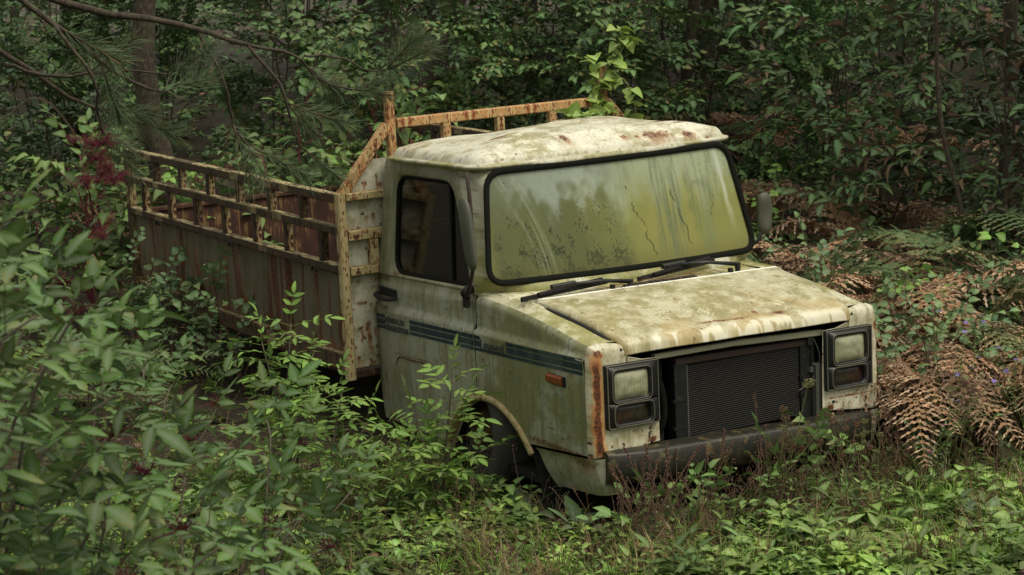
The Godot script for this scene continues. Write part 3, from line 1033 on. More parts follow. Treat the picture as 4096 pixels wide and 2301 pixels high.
	tube(st2, smooth_line([Vector3(0.50, 0.32, 0.0), Vector3(0.52, 0.24, 0.02), Vector3(0.51, 0.17, 0.02), Vector3(0.47, 0.10, 0.01), Vector3(0.40, 0.06, 0.0)], 14), 0.004, 0.004, 5)
	part("cable", done(st2), M.trim)
	for q in [[-0.56, -0.03], [-0.80, -0.045], [0.58, -0.02], [0.80, -0.03]]:
		st2 = begin()
		tube(st2, [Vector3(q[0], q[1], 0.045), Vector3(q[0], q[1], 0.058)], 0.009, 0.008, 6)
		part("bolt", done(st2), M.dark_rust)
	# engine bay walls
	st2 = begin()
	box(st2, Vector3(-0.70, -0.25, -0.50), Vector3(0.70, 0.50, -0.46), 0.004)
	box(st2, Vector3(-0.72, -0.25, -0.46), Vector3(-0.69, 0.38, 0.02), 0.004)
	box(st2, Vector3(0.69, -0.25, -0.46), Vector3(0.72, 0.38, 0.02), 0.004)
	box(st2, Vector3(-0.69, -0.27, -0.46), Vector3(0.69, -0.25, 0.03), 0.004)
	part("engine_bay", done(st2), M.darker)
	# ---- bumper: a folded steel channel
	var prof := [Vector2(-0.075, -0.004), Vector2(-0.035, 0.0), Vector2(0.035, 0.0), Vector2(0.053, -0.003), Vector2(0.063, -0.016), Vector2(0.062, -0.09), Vector2(0.054, -0.155), Vector2(0.02, -0.165)]
	var rows := []
	for i in 37:
		var t := i / 36.0
		var x := lerpf(-0.845, 0.80, t)
		var back := 0.05 * pow(absf(t * 2.0 - 1.0), 10.0)
		var row := []
		for q in prof:
			row.append(Vector3(x - q.x * 0.1 * sst(0.9, 1.0, t), -0.066 - 0.0188 * x + q.y + 0.003 * nz(0, t * 6.0, q.y * 8.0), 0.085 + q.x - back))
		rows.append(row)
	var bumper := part("bumper", sheet(rows, no_uv, true), M.bumper)
	for e in [0, 36]:
		st2 = begin()
		var ring: Array = rows[e]
		var c: Vector3 = (ring[0] + ring[4] + ring[7]) / 3.0
		for k in ring.size() - 1:
			tri(st2, lean(c), lean(ring[k]), lean(ring[k + 1]))
		part("bumper_end", done(st2), M.bumper, bumper)


func roof() -> void:
	var loop := quad_loop([Vector2(-0.822, -2.12), Vector2(0.835, -2.12), Vector2(0.835, -1.11), Vector2(-0.822, -1.11)], 0.12, 8, 10)
	var cz := -1.62
	var rows := []
	var steps := [[0.955, -0.03, 0], [1.012, -0.020, 0], [1.024, -0.012, 0], [1.024, -0.002, 0], [1.006, 0.003, 0], [0.990, 0.004, 0], [0.985, 0.014, 0], [0.974, 0.032, 0]]
	for i in 14:
		var s := lerpf(0.955, 0.0, pow(i / 13.0, 0.9))
		steps.append([s, 0.034 + 0.104 * (1.0 - pow(s, 2.4)), 1])
	for q in steps:
		var row := []
		for p in loop:
			var x: float = p.x * q[0]
			var bow := 0.06 * sst(-1.7, -1.1, p.y) * (1.0 - pow(p.x / 0.85, 2.0))
			var z: float = cz + (p.y + bow - cz) * q[0]
			var y: float = 1.226 + (p.y + 2.1) * 0.028 + q[1]
			if q[2]:
				y += 0.012 * nz(0, x * 1.6 + 3.0, z * 1.8) + 0.005 * nz(1, x * 3.0, z * 3.0)
				y -= 0.028 * exp(-(pow((x + 0.25) / 0.28, 2.0) + pow((z + 1.75) / 0.2, 2.0)))
				y -= 0.010 * exp(-(pow((x - 0.2) / 0.4, 2.0) + pow((z + 1.42) / 0.07, 2.0)))
				y += 0.012 * exp(-pow((z + 1.22) / 0.07, 2.0)) * (1.0 - pow(absf(x) / 0.85, 4.0))
			row.append(Vector3(x, y, z))
		rows.append(row)
	var r := part("roof", sheet(rows.slice(5), roof_uv, false, false, true), M.roof)
	part("rain_gutter", sheet(rows.slice(0, 6), roof_uv, false, false, true), M.gutter, r)
	# header strip under the gutter
	var hr := []
	for f in [[0.985, -0.022], [0.962, -0.06]]:
		var row := []
		for p in loop:
			var bow := 0.06 * sst(-1.7, -1.1, p.y) * (1.0 - pow(p.x / 0.8, 2.0))
			row.append(Vector3(p.x * f[0], 1.232 + (p.y + 2.1) * 0.026 + f[1] + 0.012, cz + (p.y + bow - cz) * f[0]))
		hr.append(row)
	part("roof_header", sheet(hr, side_uv, false, true, true), M.gutter, r)


func cab_rest() -> void:
	var st: SurfaceTool
	# back wall with its window
	var rows := []
	for i in 9:
		var y := lerpf(-0.3, 1.21, i / 8.0)
		var w := half_width(y, -2.1) if y < 0.53 else lerpf(0.872, 0.79, (y - 0.53) / 0.68)
		rows.append([Vector3(-w + 0.002, y, -2.178), Vector3(-w + 0.012, y, -2.196), Vector3(-w + 0.04, y, -2.202), Vector3(-0.45, y, -2.205)])
	part("back_panel", sheet(rows, side_uv), M.side)
	var mir := []
	for row in rows:
		mir.append([Vector3(-row[0].x, row[0].y, row[0].z), Vector3(-row[1].x, row[1].y, row[1].z), Vector3(-row[2].x, row[2].y, row[2].z), Vector3(0.45, row[3].y, row[3].z)])
	part("back_panel", sheet(mir, side_uv, true, true), M.side)
	st = begin()
	box(st, Vector3(-0.46, -0.3, -2.215), Vector3(0.46, 0.72, -2.20), 0.002)
	box(st, Vector3(-0.46, 1.06, -2.215), Vector3(0.46, 1.21, -2.20), 0.002)
	part("back_panel", done(st), M.cabin)
	st = begin()
	box(st, Vector3(-0.46, 0.72, -2.211), Vector3(0.46, 1.06, -2.206), 0.001)
	part("back_window", done(st), M.glass)
	# cabin: floor, bench, dashboard, wheel
	st = begin()
	box(st, Vector3(-0.86, -0.32, -2.19), Vector3(0.86, -0.28, -0.5), 0.003)
	part("cab_floor", done(st), M.darker)
	st = begin()
	box(st, Vector3(-0.80, -0.05, -2.15), Vector3(0.80, 0.16, -1.62), 0.03)
	var seat := part("bench_seat", done(st), M.dark)
	for x in [[-0.80, 0.12], [0.2, 0.78]]:
		st = begin()
		beam(st, Vector3((x[0] + x[1]) / 2, 0.16, -2.02), Vector3((x[0] + x[1]) / 2, 0.72, -2.12), x[1] - x[0], 0.12, Vector3(0, 0, 1), 0.03)
		part("seat_back", done(st), M.cabin, seat)
	st = begin()
	box(st, Vector3(-0.82, 0.30, -1.12), Vector3(0.82, 0.56, -0.88), 0.03)
	part("dashboard", done(st), M.dark)
	st = begin()
	var ring := []
	for i in 24:
		var a := TAU * i / 24.0
		ring.append(Vector3(0.42 + cos(a) * 0.2, 0.68 + sin(a) * 0.14, -1.22 - sin(a) * 0.13))
	tube(st, ring, 0.014, 0.014, 8, true)
	tube(st, [Vector3(0.42, 0.68, -1.22), Vector3(0.42, 0.50, -1.05)], 0.03, 0.02, 8)
	tube(st, [ring[3], ring[15]], 0.012, 0.012, 5)
	tube(st, [ring[9], ring[21]], 0.012, 0.012, 5)
	part("steering_wheel", done(st), M.darker)
	# mirrors
	st = begin()
	tube(st, smooth_line([Vector3(-0.90, 0.575, -1.10), Vector3(-0.94, 0.60, -1.06), Vector3(-0.965, 0.66, -0.97), Vector3(-0.97, 0.80, -0.905), Vector3(-0.965, 1.02, -0.915), Vector3(-0.95, 1.18, -0.955), Vector3(-0.92, 1.225, -1.02), Vector3(-0.84, 1.215, -1.16)], 20), 0.011, 0.011, 6)
	var mirror := part("mirror_arm", done(st), M.dark_rust)
	st = begin()
	tube(st, [Vector3(-0.875, 0.615, -1.13), Vector3(-0.94, 0.60, -1.08)], 0.026, 0.022, 8)
	box(st, Vector3(-0.925, 0.52, -1.125), Vector3(-0.9, 0.62, -1.09), 0.004)
	part("mirror_hinge", done(st), M.darker, mirror)
	for s in [-1.0, 1.0]:
		var yc := 0.945 if s < 0 else 0.80
		var hh := 0.19 if s < 0 else 0.118
		var x := -0.985 if s < 0 else 1.015
		var rws := []
		for i in 15:
			var v := sin(lerpf(-PI / 2, PI / 2, i / 14.0))
			var row := []
			for k in 12:
				var a := TAU * k / 12.0
				var sc := pow(maxf(1.0 - pow(absf(v), 5.0), 0.0), 0.5) * 0.98 + 0.02
				if s < 0:
					row.append(Vector3(x + cos(a) * 0.026 * sc, yc + v * hh, -0.925 - 0.035 * v + sin(a) * 0.055 * sc))
				else:
					row.append(Vector3(x + cos(a) * 0.050 * sc, yc + v * hh, -1.06 + sin(a) * 0.03 * sc))
			rws.append(row)
		var head := part("mirror", sheet(rws, no_uv, false, s > 0, true), M.mirror)
		if s > 0:
			st = begin()
			tube(st, [Vector3(0.87, 0.62, -1.1), Vector3(0.96, 0.64, -1.06), Vector3(1.0, 0.72, -1.05)], 0.011, 0.011, 6)
			part("mirror_arm", done(st), M.dark, head)
	# rusty line scratched into the door, where a trim clip tore off
	st = begin()
	tube(st, smooth_line([Vector3(-0.900, 0.062, -1.985), Vector3(-0.902, 0.118, -1.93), Vector3(-0.902, 0.121, -1.80), Vector3(-0.901, 0.128, -1.66), Vector3(-0.899, 0.128, -1.60)], 12), 0.0035, 0.0035, 4)
	part("scratch", done(st), M.brown)
	# front wheel, steered a little
	var wheel := Node3D.new()
	wheel.name = "wheel"
	truck.add_child(wheel)
	wheel.transform = Transform3D(Basis(Vector3.UP, -0.2), Vector3(-0.745, -0.14, -1.13))
	var tr := []
	for q in [[0.10, 0.20], [0.105, 0.27], [0.098, 0.315], [0.075, 0.335], [0.03, 0.342], [-0.03, 0.342], [-0.075, 0.335], [-0.098, 0.315], [-0.105, 0.27], [-0.10, 0.20]]:
		var row := []
		for k in 40:
			var a := TAU * k / 40.0
			var lug: float = (0.006 if k % 2 == 0 else -0.004) if q[1] > 0.33 else 0.0
			row.append(Vector3(q[0], sin(a) * (q[1] + lug), cos(a) * (q[1] + lug)))
		tr.append(row)
	part("tyre", sheet(tr, no_uv, false, false, true), M.tyre, wheel)
	tr = []
	for q in [[-0.10, 0.20], [-0.085, 0.195], [-0.06, 0.15], [-0.055, 0.09], [-0.085, 0.08], [-0.09, 0.0]]:
		var row := []
		for k in 24:
			var a := TAU * k / 24.0
			row.append(Vector3(q[0], sin(a) * q[1], cos(a) * q[1]))
		tr.append(row)
	part("rim", sheet(tr, no_uv, false, true, true), M.brown, wheel)
	st = begin()
	box(st, Vector3(-0.42, -0.28, -5.4), Vector3(-0.34, -0.12, -0.3), 0.006)
	box(st, Vector3(0.34, -0.28, -5.4), Vector3(0.42, -0.12, -0.3), 0.006)
	box(st, Vector3(-0.78, -0.22, -1.0), Vector3(0.78, -0.12, -0.9), 0.006)
	part("chassis", done(st), M.darker)


func cargo_bed() -> void:
	var st: SurfaceTool
	var W := 1.075
	var zf := -2.24
	var zr := -5.54
	# ---- sides: ribbed sheet below, two rows of windows between rails above
	for s in [-1.0, 1.0]:
		var rows := []
		var cols := []
		for i in 10:
			var z0 := lerpf(zr + 0.06, zf - 0.10, i / 9.0)
			for q in [[-0.055, 0.0], [-0.04, 0.022], [0.02, 0.022], [0.035, 0.0]]:
				cols.append([z0 + q[0], q[1]])
		for q in cols:
			var row := []
			for k in 5:
				var y := lerpf(0.10, 0.56, k / 4.0)
				row.append(Vector3(s * (W - 0.03 + q[1] * (sst(0.10, 0.12, y) if true else 1.0)), y, clampf(q[0], zr, zf)))
			rows.append(row)
		var wall := part("side_panel", sheet(rows, func(p: Vector3) -> Vector2: return Vector2((p.z + 5.7) / 3.5, (p.y + 0.1) / 0.75), false, s > 0), M.bed_side)
		st = begin()
		box(st, Vector3(s * (W - 0.036) - 0.004, 0.02, zr), Vector3(s * (W - 0.036) + 0.004, 0.57, zf), 0.001)
		part("inner_skin", done(st), M.brown, wall)
		st = begin()
		worn_shaded_beam(st, Vector3(s * (W - 0.02), 0.05, zr), Vector3(s * (W - 0.02), 0.05, zf), 0.06, 0.10, Vector3.UP, [7], Color(0.15, 0.10, 0.065))
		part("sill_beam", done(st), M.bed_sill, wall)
		for q in [[1.005, "top_rail", 0.055], [0.822, "middle_rail", 0.05], [0.600, "lower_rail", 0.05]]:
			st = begin()
			worn_shaded_beam(st, Vector3(s * W, q[0], zr), Vector3(s * W, q[0], zf), 0.05, q[2], Vector3.UP, [7, 0, 6])
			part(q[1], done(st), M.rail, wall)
		for q in [[[-5.03, -4.567, -4.097, -3.624, -3.149, -2.703], 0.845, 0.98, "upper_strut"], [[-5.268, -4.792, -4.342, -3.871, -3.403, -2.946, -2.468], 0.623, 0.80, "lower_strut"]]:
			for z in q[0]:
				st = begin()
				worn_shaded_beam(st, Vector3(s * (W - 0.002), q[1], z), Vector3(s * (W - 0.002), q[2], z + rr(-0.006, 0.006)), 0.052, 0.046, Vector3(s, 0, 0), [1, 5])
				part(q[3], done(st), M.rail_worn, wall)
		st = begin()
		worn_shaded_beam(st, Vector3(s * W, 0.0, zr), Vector3(s * W, 1.03, zr), 0.06, 0.06, Vector3(s, 0, 0), [1, 5])
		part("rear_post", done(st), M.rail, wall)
		st = begin()
		beam(st, Vector3(s * (W + 0.002), -0.035, zf + 0.03), Vector3(s * (W + 0.002), 1.035, zf + 0.03), 0.055, 0.05, Vector3(s, 0, 0), 0.006)
		part("front_post", done(st), M.rail_pale, wall)
		st = begin()
		box(st, Vector3(s * W - 0.03, 0.79, zr - 0.13), Vector3(s * W + 0.03, 0.86, zr - 0.03), 0.006)
		part("tail_hinge", done(st), M.dark, wall)
		for z in [-5.0, -3.75, -2.55]:
			st = begin()
			var hook := []
			for i in 7:
				var a := PI * i / 6.0
				hook.append(Vector3(s * (W + 0.03), 0.555 + sin(a) * 0.03, z + cos(a) * 0.03))
			tube(st, hook, 0.008, 0.008, 5)
			part("rope_hook", done(st), M.dark, wall)
	# ---- tailgate and floor
	st = begin()
	box(st, Vector3(-W + 0.04, 0.0, zr - 0.02), Vector3(W - 0.04, 0.60, zr + 0.02), 0.006)
	beam(st, Vector3(-W + 0.04, 0.585, zr + 0.01), Vector3(W - 0.04, 0.585, zr + 0.01), 0.06, 0.03)
	part("tailgate", done(st), M.brown)
	st = begin()
	box(st, Vector3(-W + 0.04, -0.04, zr), Vector3(W - 0.04, 0.0, zf), 0.004)
	part("bed_floor", done(st), M.brown)
	# ---- headboard
	var hb := []
	for i in 13:
		var y := lerpf(0.02, 1.205, i / 12.0)
		var w := W - 0.02 if y < 1.03 else lerpf(W - 0.02, 0.86, (y - 1.03) / 0.175)
		var row := []
		for k in 13:
			row.append(Vector3(lerpf(-w, w, k / 12.0), y, zf + 0.0))
		hb.append(row)
	var board := part("headboard", sheet(hb, func(p: Vector3) -> Vector2: return Vector2((p.x + 1.1) / 2.2, (p.y + 0.1) / 1.6), false), M.bed_front)
	st = begin()
	box(st, Vector3(-W + 0.03, 0.02, zf - 0.012), Vector3(W - 0.03, 1.03, zf - 0.006), 0.001)
	part("inner_skin", done(st), M.brown, board)
	for q in [[1.010, 0.045], [0.790, 0.06], [0.585, 0.05]]:
		st = begin()
		beam(st, Vector3(-W + 0.03, q[0], zf + 0.03), Vector3(W - 0.03, q[0], zf + 0.03), 0.05, q[1], Vector3.UP, 0.006)
		part("headboard_rail", done(st), M.rail_pale, board)
	for x in [-0.885, -0.3, 0.3, 0.885]:
		st = begin()
		beam(st, Vector3(x, 0.612, zf + 0.03), Vector3(x, 0.758, zf + 0.03), 0.055, 0.045, Vector3(0, 0, 1), 0.005)
		part("headboard_strut", done(st), M.rail_pale, board)
	st = begin()
	beam(st, Vector3(-0.68, 1.392, zf), Vector3(0.68, 1.392, zf), 0.05, 0.055, Vector3.UP, 0.006)
	part("top_beam", done(st), M.rail_drip, board)
	for x in [-0.36, -0.0, 0.36]:
		st = begin()
		beam(st, Vector3(x, 1.03, zf), Vector3(x, 1.366, zf), 0.05, 0.045, Vector3(0, 0, 1), 0.005)
		part("headboard_strut", done(st), M.rail_drip, board)
	for s in [-1.0, 1.0]:
		st = begin()
		beam(st, Vector3(s * 0.718, 1.0, zf + 0.004), Vector3(s * 0.722, 1.575 if s < 0 else 1.60, zf + 0.004), 0.05, 0.05, Vector3(0, 0, 1), 0.006)
		part("corner_post", done(st), M.rail_drip, board)
		st = begin()
		beam(st, Vector3(s * 1.066, 1.005, zf + 0.006), Vector3(s * 0.745, 1.385, zf + 0.006), 0.05, 0.058, Vector3(s * 0.76, 0.64, 0), 0.006)
		part("brace", done(st), M.rail_drip, board)


func build_truck() -> void:
	truck = thing("truck", "abandoned white pickup truck, rusted and green with algae, with a slatted load bed", "truck", TRUCK_AT)
	truck.basis = Basis(Vector3(0.8575, 0.0408, -0.5129), Vector3(-0.0475, 0.9989, 0.0001), Vector3(0.5123, 0.0242, 0.8584)).orthonormalized()
	M.fin = std(null, 0.7, Color(0.145, 0.14, 0.125))
	M.worn = std(null, 0.6, Color(0.36, 0.35, 0.30))
	M.dark_rust = std(null, 0.8, Color(0.19, 0.135, 0.11))
	M.trim_pale = std(null, 0.7, Color(0.62, 0.61, 0.52))
	M.bed_sill = M.rail
	M.gutter = std(picture(200, 120, func(u: float, v: float) -> Color: return old_paint(u * 2.0, v * 1.6, 0.75, 0.2, 0.3, 0.12, [])), 0.5)
	M.cowl_front = std(picture(400, 160, func(u: float, v: float) -> Color:
		var x := u * 2.0 - 1.0
		var y := v * 0.75
		return old_paint(x, y, 0.9 if y < 0.3 else 0.45, 0.5, 0.2, 0.05, [])), 0.55)
	rng.seed = 21
	side_shell(-1.0)
	side_shell(1.0)
	var door := truck.get_node("door")
	var wing := truck.get_node("wing")
	lettering("HİDROLİK", 0.044, 0.225, Vector3(-0.9085, 0.3165, -1.96), 0.043, door)
	lettering("DİREKSİYON", 0.044, 0.27, Vector3(-0.9055, 0.272, -1.938), 0.043, door)
	lettering("Levend", 0.074, 0.235, Vector3(-0.911, 0.343, -0.868), 0.043, wing)
	cab_front()
	nose()
	roof()
	cab_rest()
	cargo_bed()


func ground_y(x: float, z: float) -> float:
	var y := 0.035 * clampf(x, -6.0, 3.0)
	y += 0.12 * maxf(x - 3.0, 0.0) * sst(-7.0, -12.0, z)
	y += 0.13 * maxf(-z - 16.0, 0.0) * sst(60.0, 20.0, -z)
	y += 0.2 * maxf(z + 7.5, 0.0)
	return y + 0.06 * nz(0, x * 0.25, z * 0.25) + 0.02 * nz(1, x * 0.8, z * 0.8)


func build_ground() -> void:
	var st := SurfaceTool.new()
	st.begin(Mesh.PRIMITIVE_TRIANGLES)
	var xs := []
	var zs := []
	for i in 121:
		var t := i / 60.0 - 1.0
		xs.append(signf(t) * (absf(t) * 14.0 + pow(absf(t), 6.0) * 160.0))
		zs.append(-12.0 + signf(t) * (absf(t) * 16.0 + pow(absf(t), 6.0) * 160.0))
	for z in zs:
		for x in xs:
			st.set_uv(Vector2(x, z))
			st.add_vertex(Vector3(x, ground_y(x, z), z))
	for r in 120:
		for k in 120:
			var a := r * 121 + k
			for i in [a, a + 1, a + 122, a, a + 122, a + 121]:
				st.add_index(i)
	st.generate_normals()
	M.soil = tri_mat(picture(256, 256, func(u: float, v: float) -> Color:
		var a := absf(u * 2.0 - 1.0)
		var b := absf(v * 2.0 - 1.0)
		var n := nz(2, a * 12.0, b * 12.0)
		return Color(0.15, 0.115, 0.08).lerp(Color(0.27, 0.20, 0.135), sst(-0.2, 0.5, n)).lerp(Color(0.22, 0.26, 0.12), sst(0.0, 0.5, nz(1, a * 3.0, b * 3.0)) * 0.6)), 0.7, 0.95)
	M.soil.uv1_world_triplanar = true
	var g := obj("ground", st.commit(), M.soil)
	tag(g, "damp leaf-strewn woodland ground under the truck and the plants", "", "", "structure")


# ---------------------------------------------------------------- leaves
func add_leaf(st: SurfaceTool, xf: Transform3D, L: float, W: float, n: int, fold: float, droop: float, a: float, col: Color, tooth := 0.0, twist := 0.0) -> void:
	st.set_smooth_group(0)
	var cs := []
	var ls := []
	var rs := []
	for i in n + 1:
		var t := float(i) / n
		var w := maxf(W * 0.5 * pow(maxf(sin(PI * pow(t, a)), 0.0), 0.85), 0.0006)
		if tooth > 0.0:
			w *= 1.0 + (tooth if i % 2 == 1 else -tooth)
		var c := Vector3(0, -droop * L * t * t, L * (t - droop * 0.3 * t * t))
		var tw := twist * t
		cs.append(xf * c)
		ls.append(xf * (c + Vector3(-w * cos(tw), w * fold - w * sin(tw), -w * 0.12)))
		rs.append(xf * (c + Vector3(w * cos(tw), w * fold + w * sin(tw), -w * 0.12)))
	var rib := col.lightened(0.10)
	var tipc := col.lerp(Color(0.24, 0.17, 0.06), 0.75) if rng.randf() < 0.10 else col.lerp(Color(col.r * 1.5, col.g * 1.25, col.b), rng.randf() * 0.5)
	var edge := []
	for i in n + 1:
		edge.append(col.lerp(tipc, sst(0.35, 1.0, float(i) / n)))
	for i in n:
		for q in [[cs[i], ls[i], ls[i + 1], rib, edge[i], edge[i + 1]], [cs[i], ls[i + 1], cs[i + 1], rib, edge[i + 1], rib], [cs[i], rs[i + 1], rs[i], rib, edge[i + 1], edge[i]], [cs[i], cs[i + 1], rs[i + 1], rib, rib, edge[i + 1]]]:
			for k in 3:
				st.set_color(q[k + 3])
				st.add_vertex(q[k])


func stalk(st: SurfaceTool, pts: Array, r0: float, r1: float, col: Color, sides := 4) -> void:
	st.set_color(col)
	tube(st, pts, r0, r1, sides)


func shade(c: Color, amount: float) -> Color:
	var k := 1.0 + rr(-amount, amount)
	return Color(c.r * k * (1.0 + rr(-amount, amount) * 0.4), c.g * k, c.b * k * (1.0 + rr(-amount, amount) * 0.4))


func facing(at: Vector3, dir: Vector3, roll := 0.0, size := 1.0) -> Transform3D:
	# z along dir, y as near to up as can be
	var z := dir.normalized()
	var x := Vector3.UP.cross(z)
	if x.length() < 0.05:
		x = Vector3.RIGHT
	x = x.normalized()
	var b := Basis(x, z.cross(x), z)
	return Transform3D(b.rotated(z, roll).scaled(Vector3.ONE * size), at)


func some_dir(spread: float) -> Vector3:
	return Vector3(rr(-1, 1), rr(-1, 1), rr(-1, 1)) * spread


func leaf_mat(rough := 0.42, back := 0.62) -> StandardMaterial3D:
	var m := StandardMaterial3D.new()
	m.vertex_color_use_as_albedo = true
	m.roughness = rough
	m.metallic_specular = 0.34
	m.backlight_enabled = true
	m.backlight = Color(back, back, back)
	return m


# A twig: a short stem with leaves. Known both as one mesh and leaf by leaf.
func make_twig(spec: Dictionary) -> Dictionary:
	var whole := begin()
	var bare := begin()
	var L: float = spec.length
	var path := [Vector3.ZERO, Vector3(rr(-0.02, 0.02), rr(0.0, 0.04) * L, L * 0.5), Vector3(rr(-0.05, 0.05), rr(-0.15, 0.05) * L, L)]
	for st in [whole, bare]:
		stalk(st, path, 0.0035, 0.0015, spec.bark, 3)
	var leaves := []
	for i in spec.count:
		var t := lerpf(0.08, 1.0, float(i) / (spec.count - 1))
		var p := line_at(path, t)
		var side := 1.0 if i % 2 == 0 else -1.0
		var d := Vector3(side * rr(0.6, 1.2), rr(-0.25, 0.45), rr(0.2, 0.9))
		if i == spec.count - 1:
			d = Vector3(rr(-0.2, 0.2), rr(-0.3, 0.2), 1.0)
		var v: int = rng.randi() % spec.leaves.size()
		var xf := facing(p, d, rr(-0.6, 0.6), rr(0.65, 1.2))
		leaves.append([xf, v])
		whole.append_from(spec.leaves[v], 0, xf)
	whole.generate_normals()
	bare.generate_normals()
	return {"mesh": whole.commit(), "bare": bare.commit(), "leaves": leaves, "kinds": spec.leaves}


func leaf_mesh(L: float, W: float, n: int, fold: float, droop: float, a: float, col: Color, tooth := 0.0, twist := 0.0) -> ArrayMesh:
	var st := begin()
	# a short stalk of its own
	add_leaf(st, Transform3D(Basis(), Vector3(0, 0, L * 0.1)), L * 0.9, W, n, fold, droop, a, col, tooth, twist)
	st.set_color(col.darkened(0.2))
	tube(st, [Vector3.ZERO, Vector3(0, 0, L * 0.12)], 0.0015, 0.0012, 3)
	st.generate_normals()
	return st.commit()


func leaf_kinds(n: int, L: float, W: float, seg: int, a: float, col: Color, vary: float, tooth := 0.0, droop := 0.3) -> Array:
	var out := []
	for i in n:
		out.append(leaf_mesh(L * rr(0.85, 1.15), W * rr(0.85, 1.15), seg, rr(0.1, 0.5), rr(0.3, 1.6) * droop, a, shade(col, vary), tooth, rr(-0.5, 0.5)))
	return out


func twig_kinds(n: int, length: float, count: int, leaves: Array, bark: Color) -> Array:
	var out := []
	for i in n:
		out.append(make_twig({"length": length, "count": count, "leaves": leaves, "bark": bark}))
	return out


# ---------------------------------------------------------------- shrubs and trees of the thicket
# stems with side branches that carry twigs; the nearest twigs are built leaf by leaf
func shrub(o: Node3D, opt: Dictionary) -> void:
	var h: float = opt.height
	var spread: float = opt.spread
	var places := []
	var st: SurfaceTool
	for s in opt.stems:
		var out_dir := Vector3(rr(-1, 1), 0, rr(-1, 1))
		var top := Vector3(out_dir.x * spread * 0.6, h * rr(0.55, 1.0), out_dir.z * spread * 0.6)
		var base := out_dir * 0.08
		var path := [base, base.lerp(top, 0.35) + some_dir(0.06), base.lerp(top, 0.7) + some_dir(0.1), top]
		st = begin()
		var r: float = opt.get("thick", 0.016) * rr(0.8, 1.3)
		stalk(st, smooth_line(path, 9), r, r * 0.3, opt.bark, 6)
		var nb: int = opt.branches
		for b in nb:
			var t := lerpf(opt.get("from", 0.12), 0.97, (b + rng.randf()) / nb)
			var p := line_at(path, t)
			var dir := Vector3(rr(-1, 1), rr(-0.15, 0.55), rr(-1, 1)).normalized()
			var bl := spread * rr(0.45, 1.0) * (1.15 - 0.55 * t)
			var q := p + dir * bl * 0.55 + Vector3(0, 0.06, 0)
			var e := p + dir * bl + Vector3(0, -0.12 * bl, 0)
			stalk(st, smooth_line([p, q, e], 4), r * 0.4, r * 0.15, opt.bark, 4)
			var nt := int(bl / opt.step) + 1
			for k in nt:
				var u := (k + rng.randf()) / nt
				var w := line_at([p, q, e], 0.15 + 0.85 * u)
				var d := (dir + Vector3(rr(-1, 1), rr(-0.35, 0.45), rr(-1, 1)) * 0.9).normalized()
				places.append(facing(w, d, rr(-0.4, 0.4), rr(0.7, 1.15)))
		st.generate_normals()
		obj("stem", st.commit(), M.bark, o)
	foliage(o, places, opt.twigs, opt.mat, opt.tint, opt.get("single", 8))


func foliage(o: Node3D, places: Array, twigs: Array, mat: Material, tint: Color, single: int) -> void:
	# the twigs that stand nearest to the path in front are picked apart
	var near := []
	var origin := o.position
	for i in places.size():
		near.append([(o.transform * places[i].origin).z * -1.0 + rr(0, 0.3), i])
	near.sort_custom(func(a, b): return a[0] < b[0])
	var picked := {}
	for i in mini(single, near.size()):
		picked[near[i][1]] = true
	var lists := []
	var tints := []
	for k in twigs.size():
		lists.append([])
		tints.append([])
	for i in places.size():
		var k := rng.randi() % twigs.size()
		var c := shade(tint, 0.28)
		if picked.has(i):
			for l in twigs[k].leaves:
				obj("leaf", twigs[k].kinds[l[1]], mat, o, places[i] * l[0])
			obj("twig", twigs[k].bare, M.bark, o, places[i])
		else:
			lists[k].append(places[i])
			tints[k].append(c)
	for k in twigs.size():
		if lists[k].size():
			scatter("foliage", twigs[k].mesh, mat, lists[k], tints[k], o)


func trunk(o: Node3D, path: Array, r0: float, r1: float, mat: Material, called := "trunk") -> void:
	var st := begin()
	st.set_color(Color.WHITE)
	var pts := smooth_line(path, 18)
	for i in pts.size():
		pts[i] += Vector3(nz(1, i * 0.31, path[0].x), 0, nz(1, path[0].x, i * 0.37)) * r0 * 0.5
	tube(st, pts, r0, r1, 10)
	obj(called, done(st), mat, o)


# ---------------------------------------------------------------- elder: opposite compound leaves
func elder_leaf(pairs: int, len: float, lw: float, ll: float, col: Color) -> ArrayMesh:
	var st := begin()
	var rach := [Vector3.ZERO, Vector3(0, 0.05 * len, len * 0.5), Vector3(rr(-0.02, 0.02), -0.02 * len, len)]
	stalk(st, rach, 0.0022, 0.0012, col.lerp(Color(0.16, 0.10, 0.07), 0.5), 3)
	for i in pairs:
		var t := lerpf(0.35, 0.86, float(i) / maxi(pairs - 1, 1))
		var p := line_at(rach, t)
		for s in [-1.0, 1.0]:
			var xf := facing(p, Vector3(s, rr(-0.2, 0.12), rr(0.3, 0.65)), s * rr(-0.2, 0.25), rr(0.8, 1.1))
			add_leaf(st, xf, ll * lerpf(0.8, 1.0, t), lw * rr(0.85, 1.15), 10, rr(-0.1, 0.45), rr(-0.1, 0.45), rr(0.66, 0.85), shade(col, 0.22), 0.10, rr(-0.7, 0.7))
	add_leaf(st, facing(rach[2], Vector3(rr(-0.2, 0.2), rr(-0.3, 0.1), 1), rr(-0.3, 0.3)), ll * 1.15, lw * 1.15, 10, 0.2, rr(0.0, 0.5), 0.74, shade(col, 0.15), 0.10, rr(-0.6, 0.6))
	st.generate_normals()
	return st.commit()


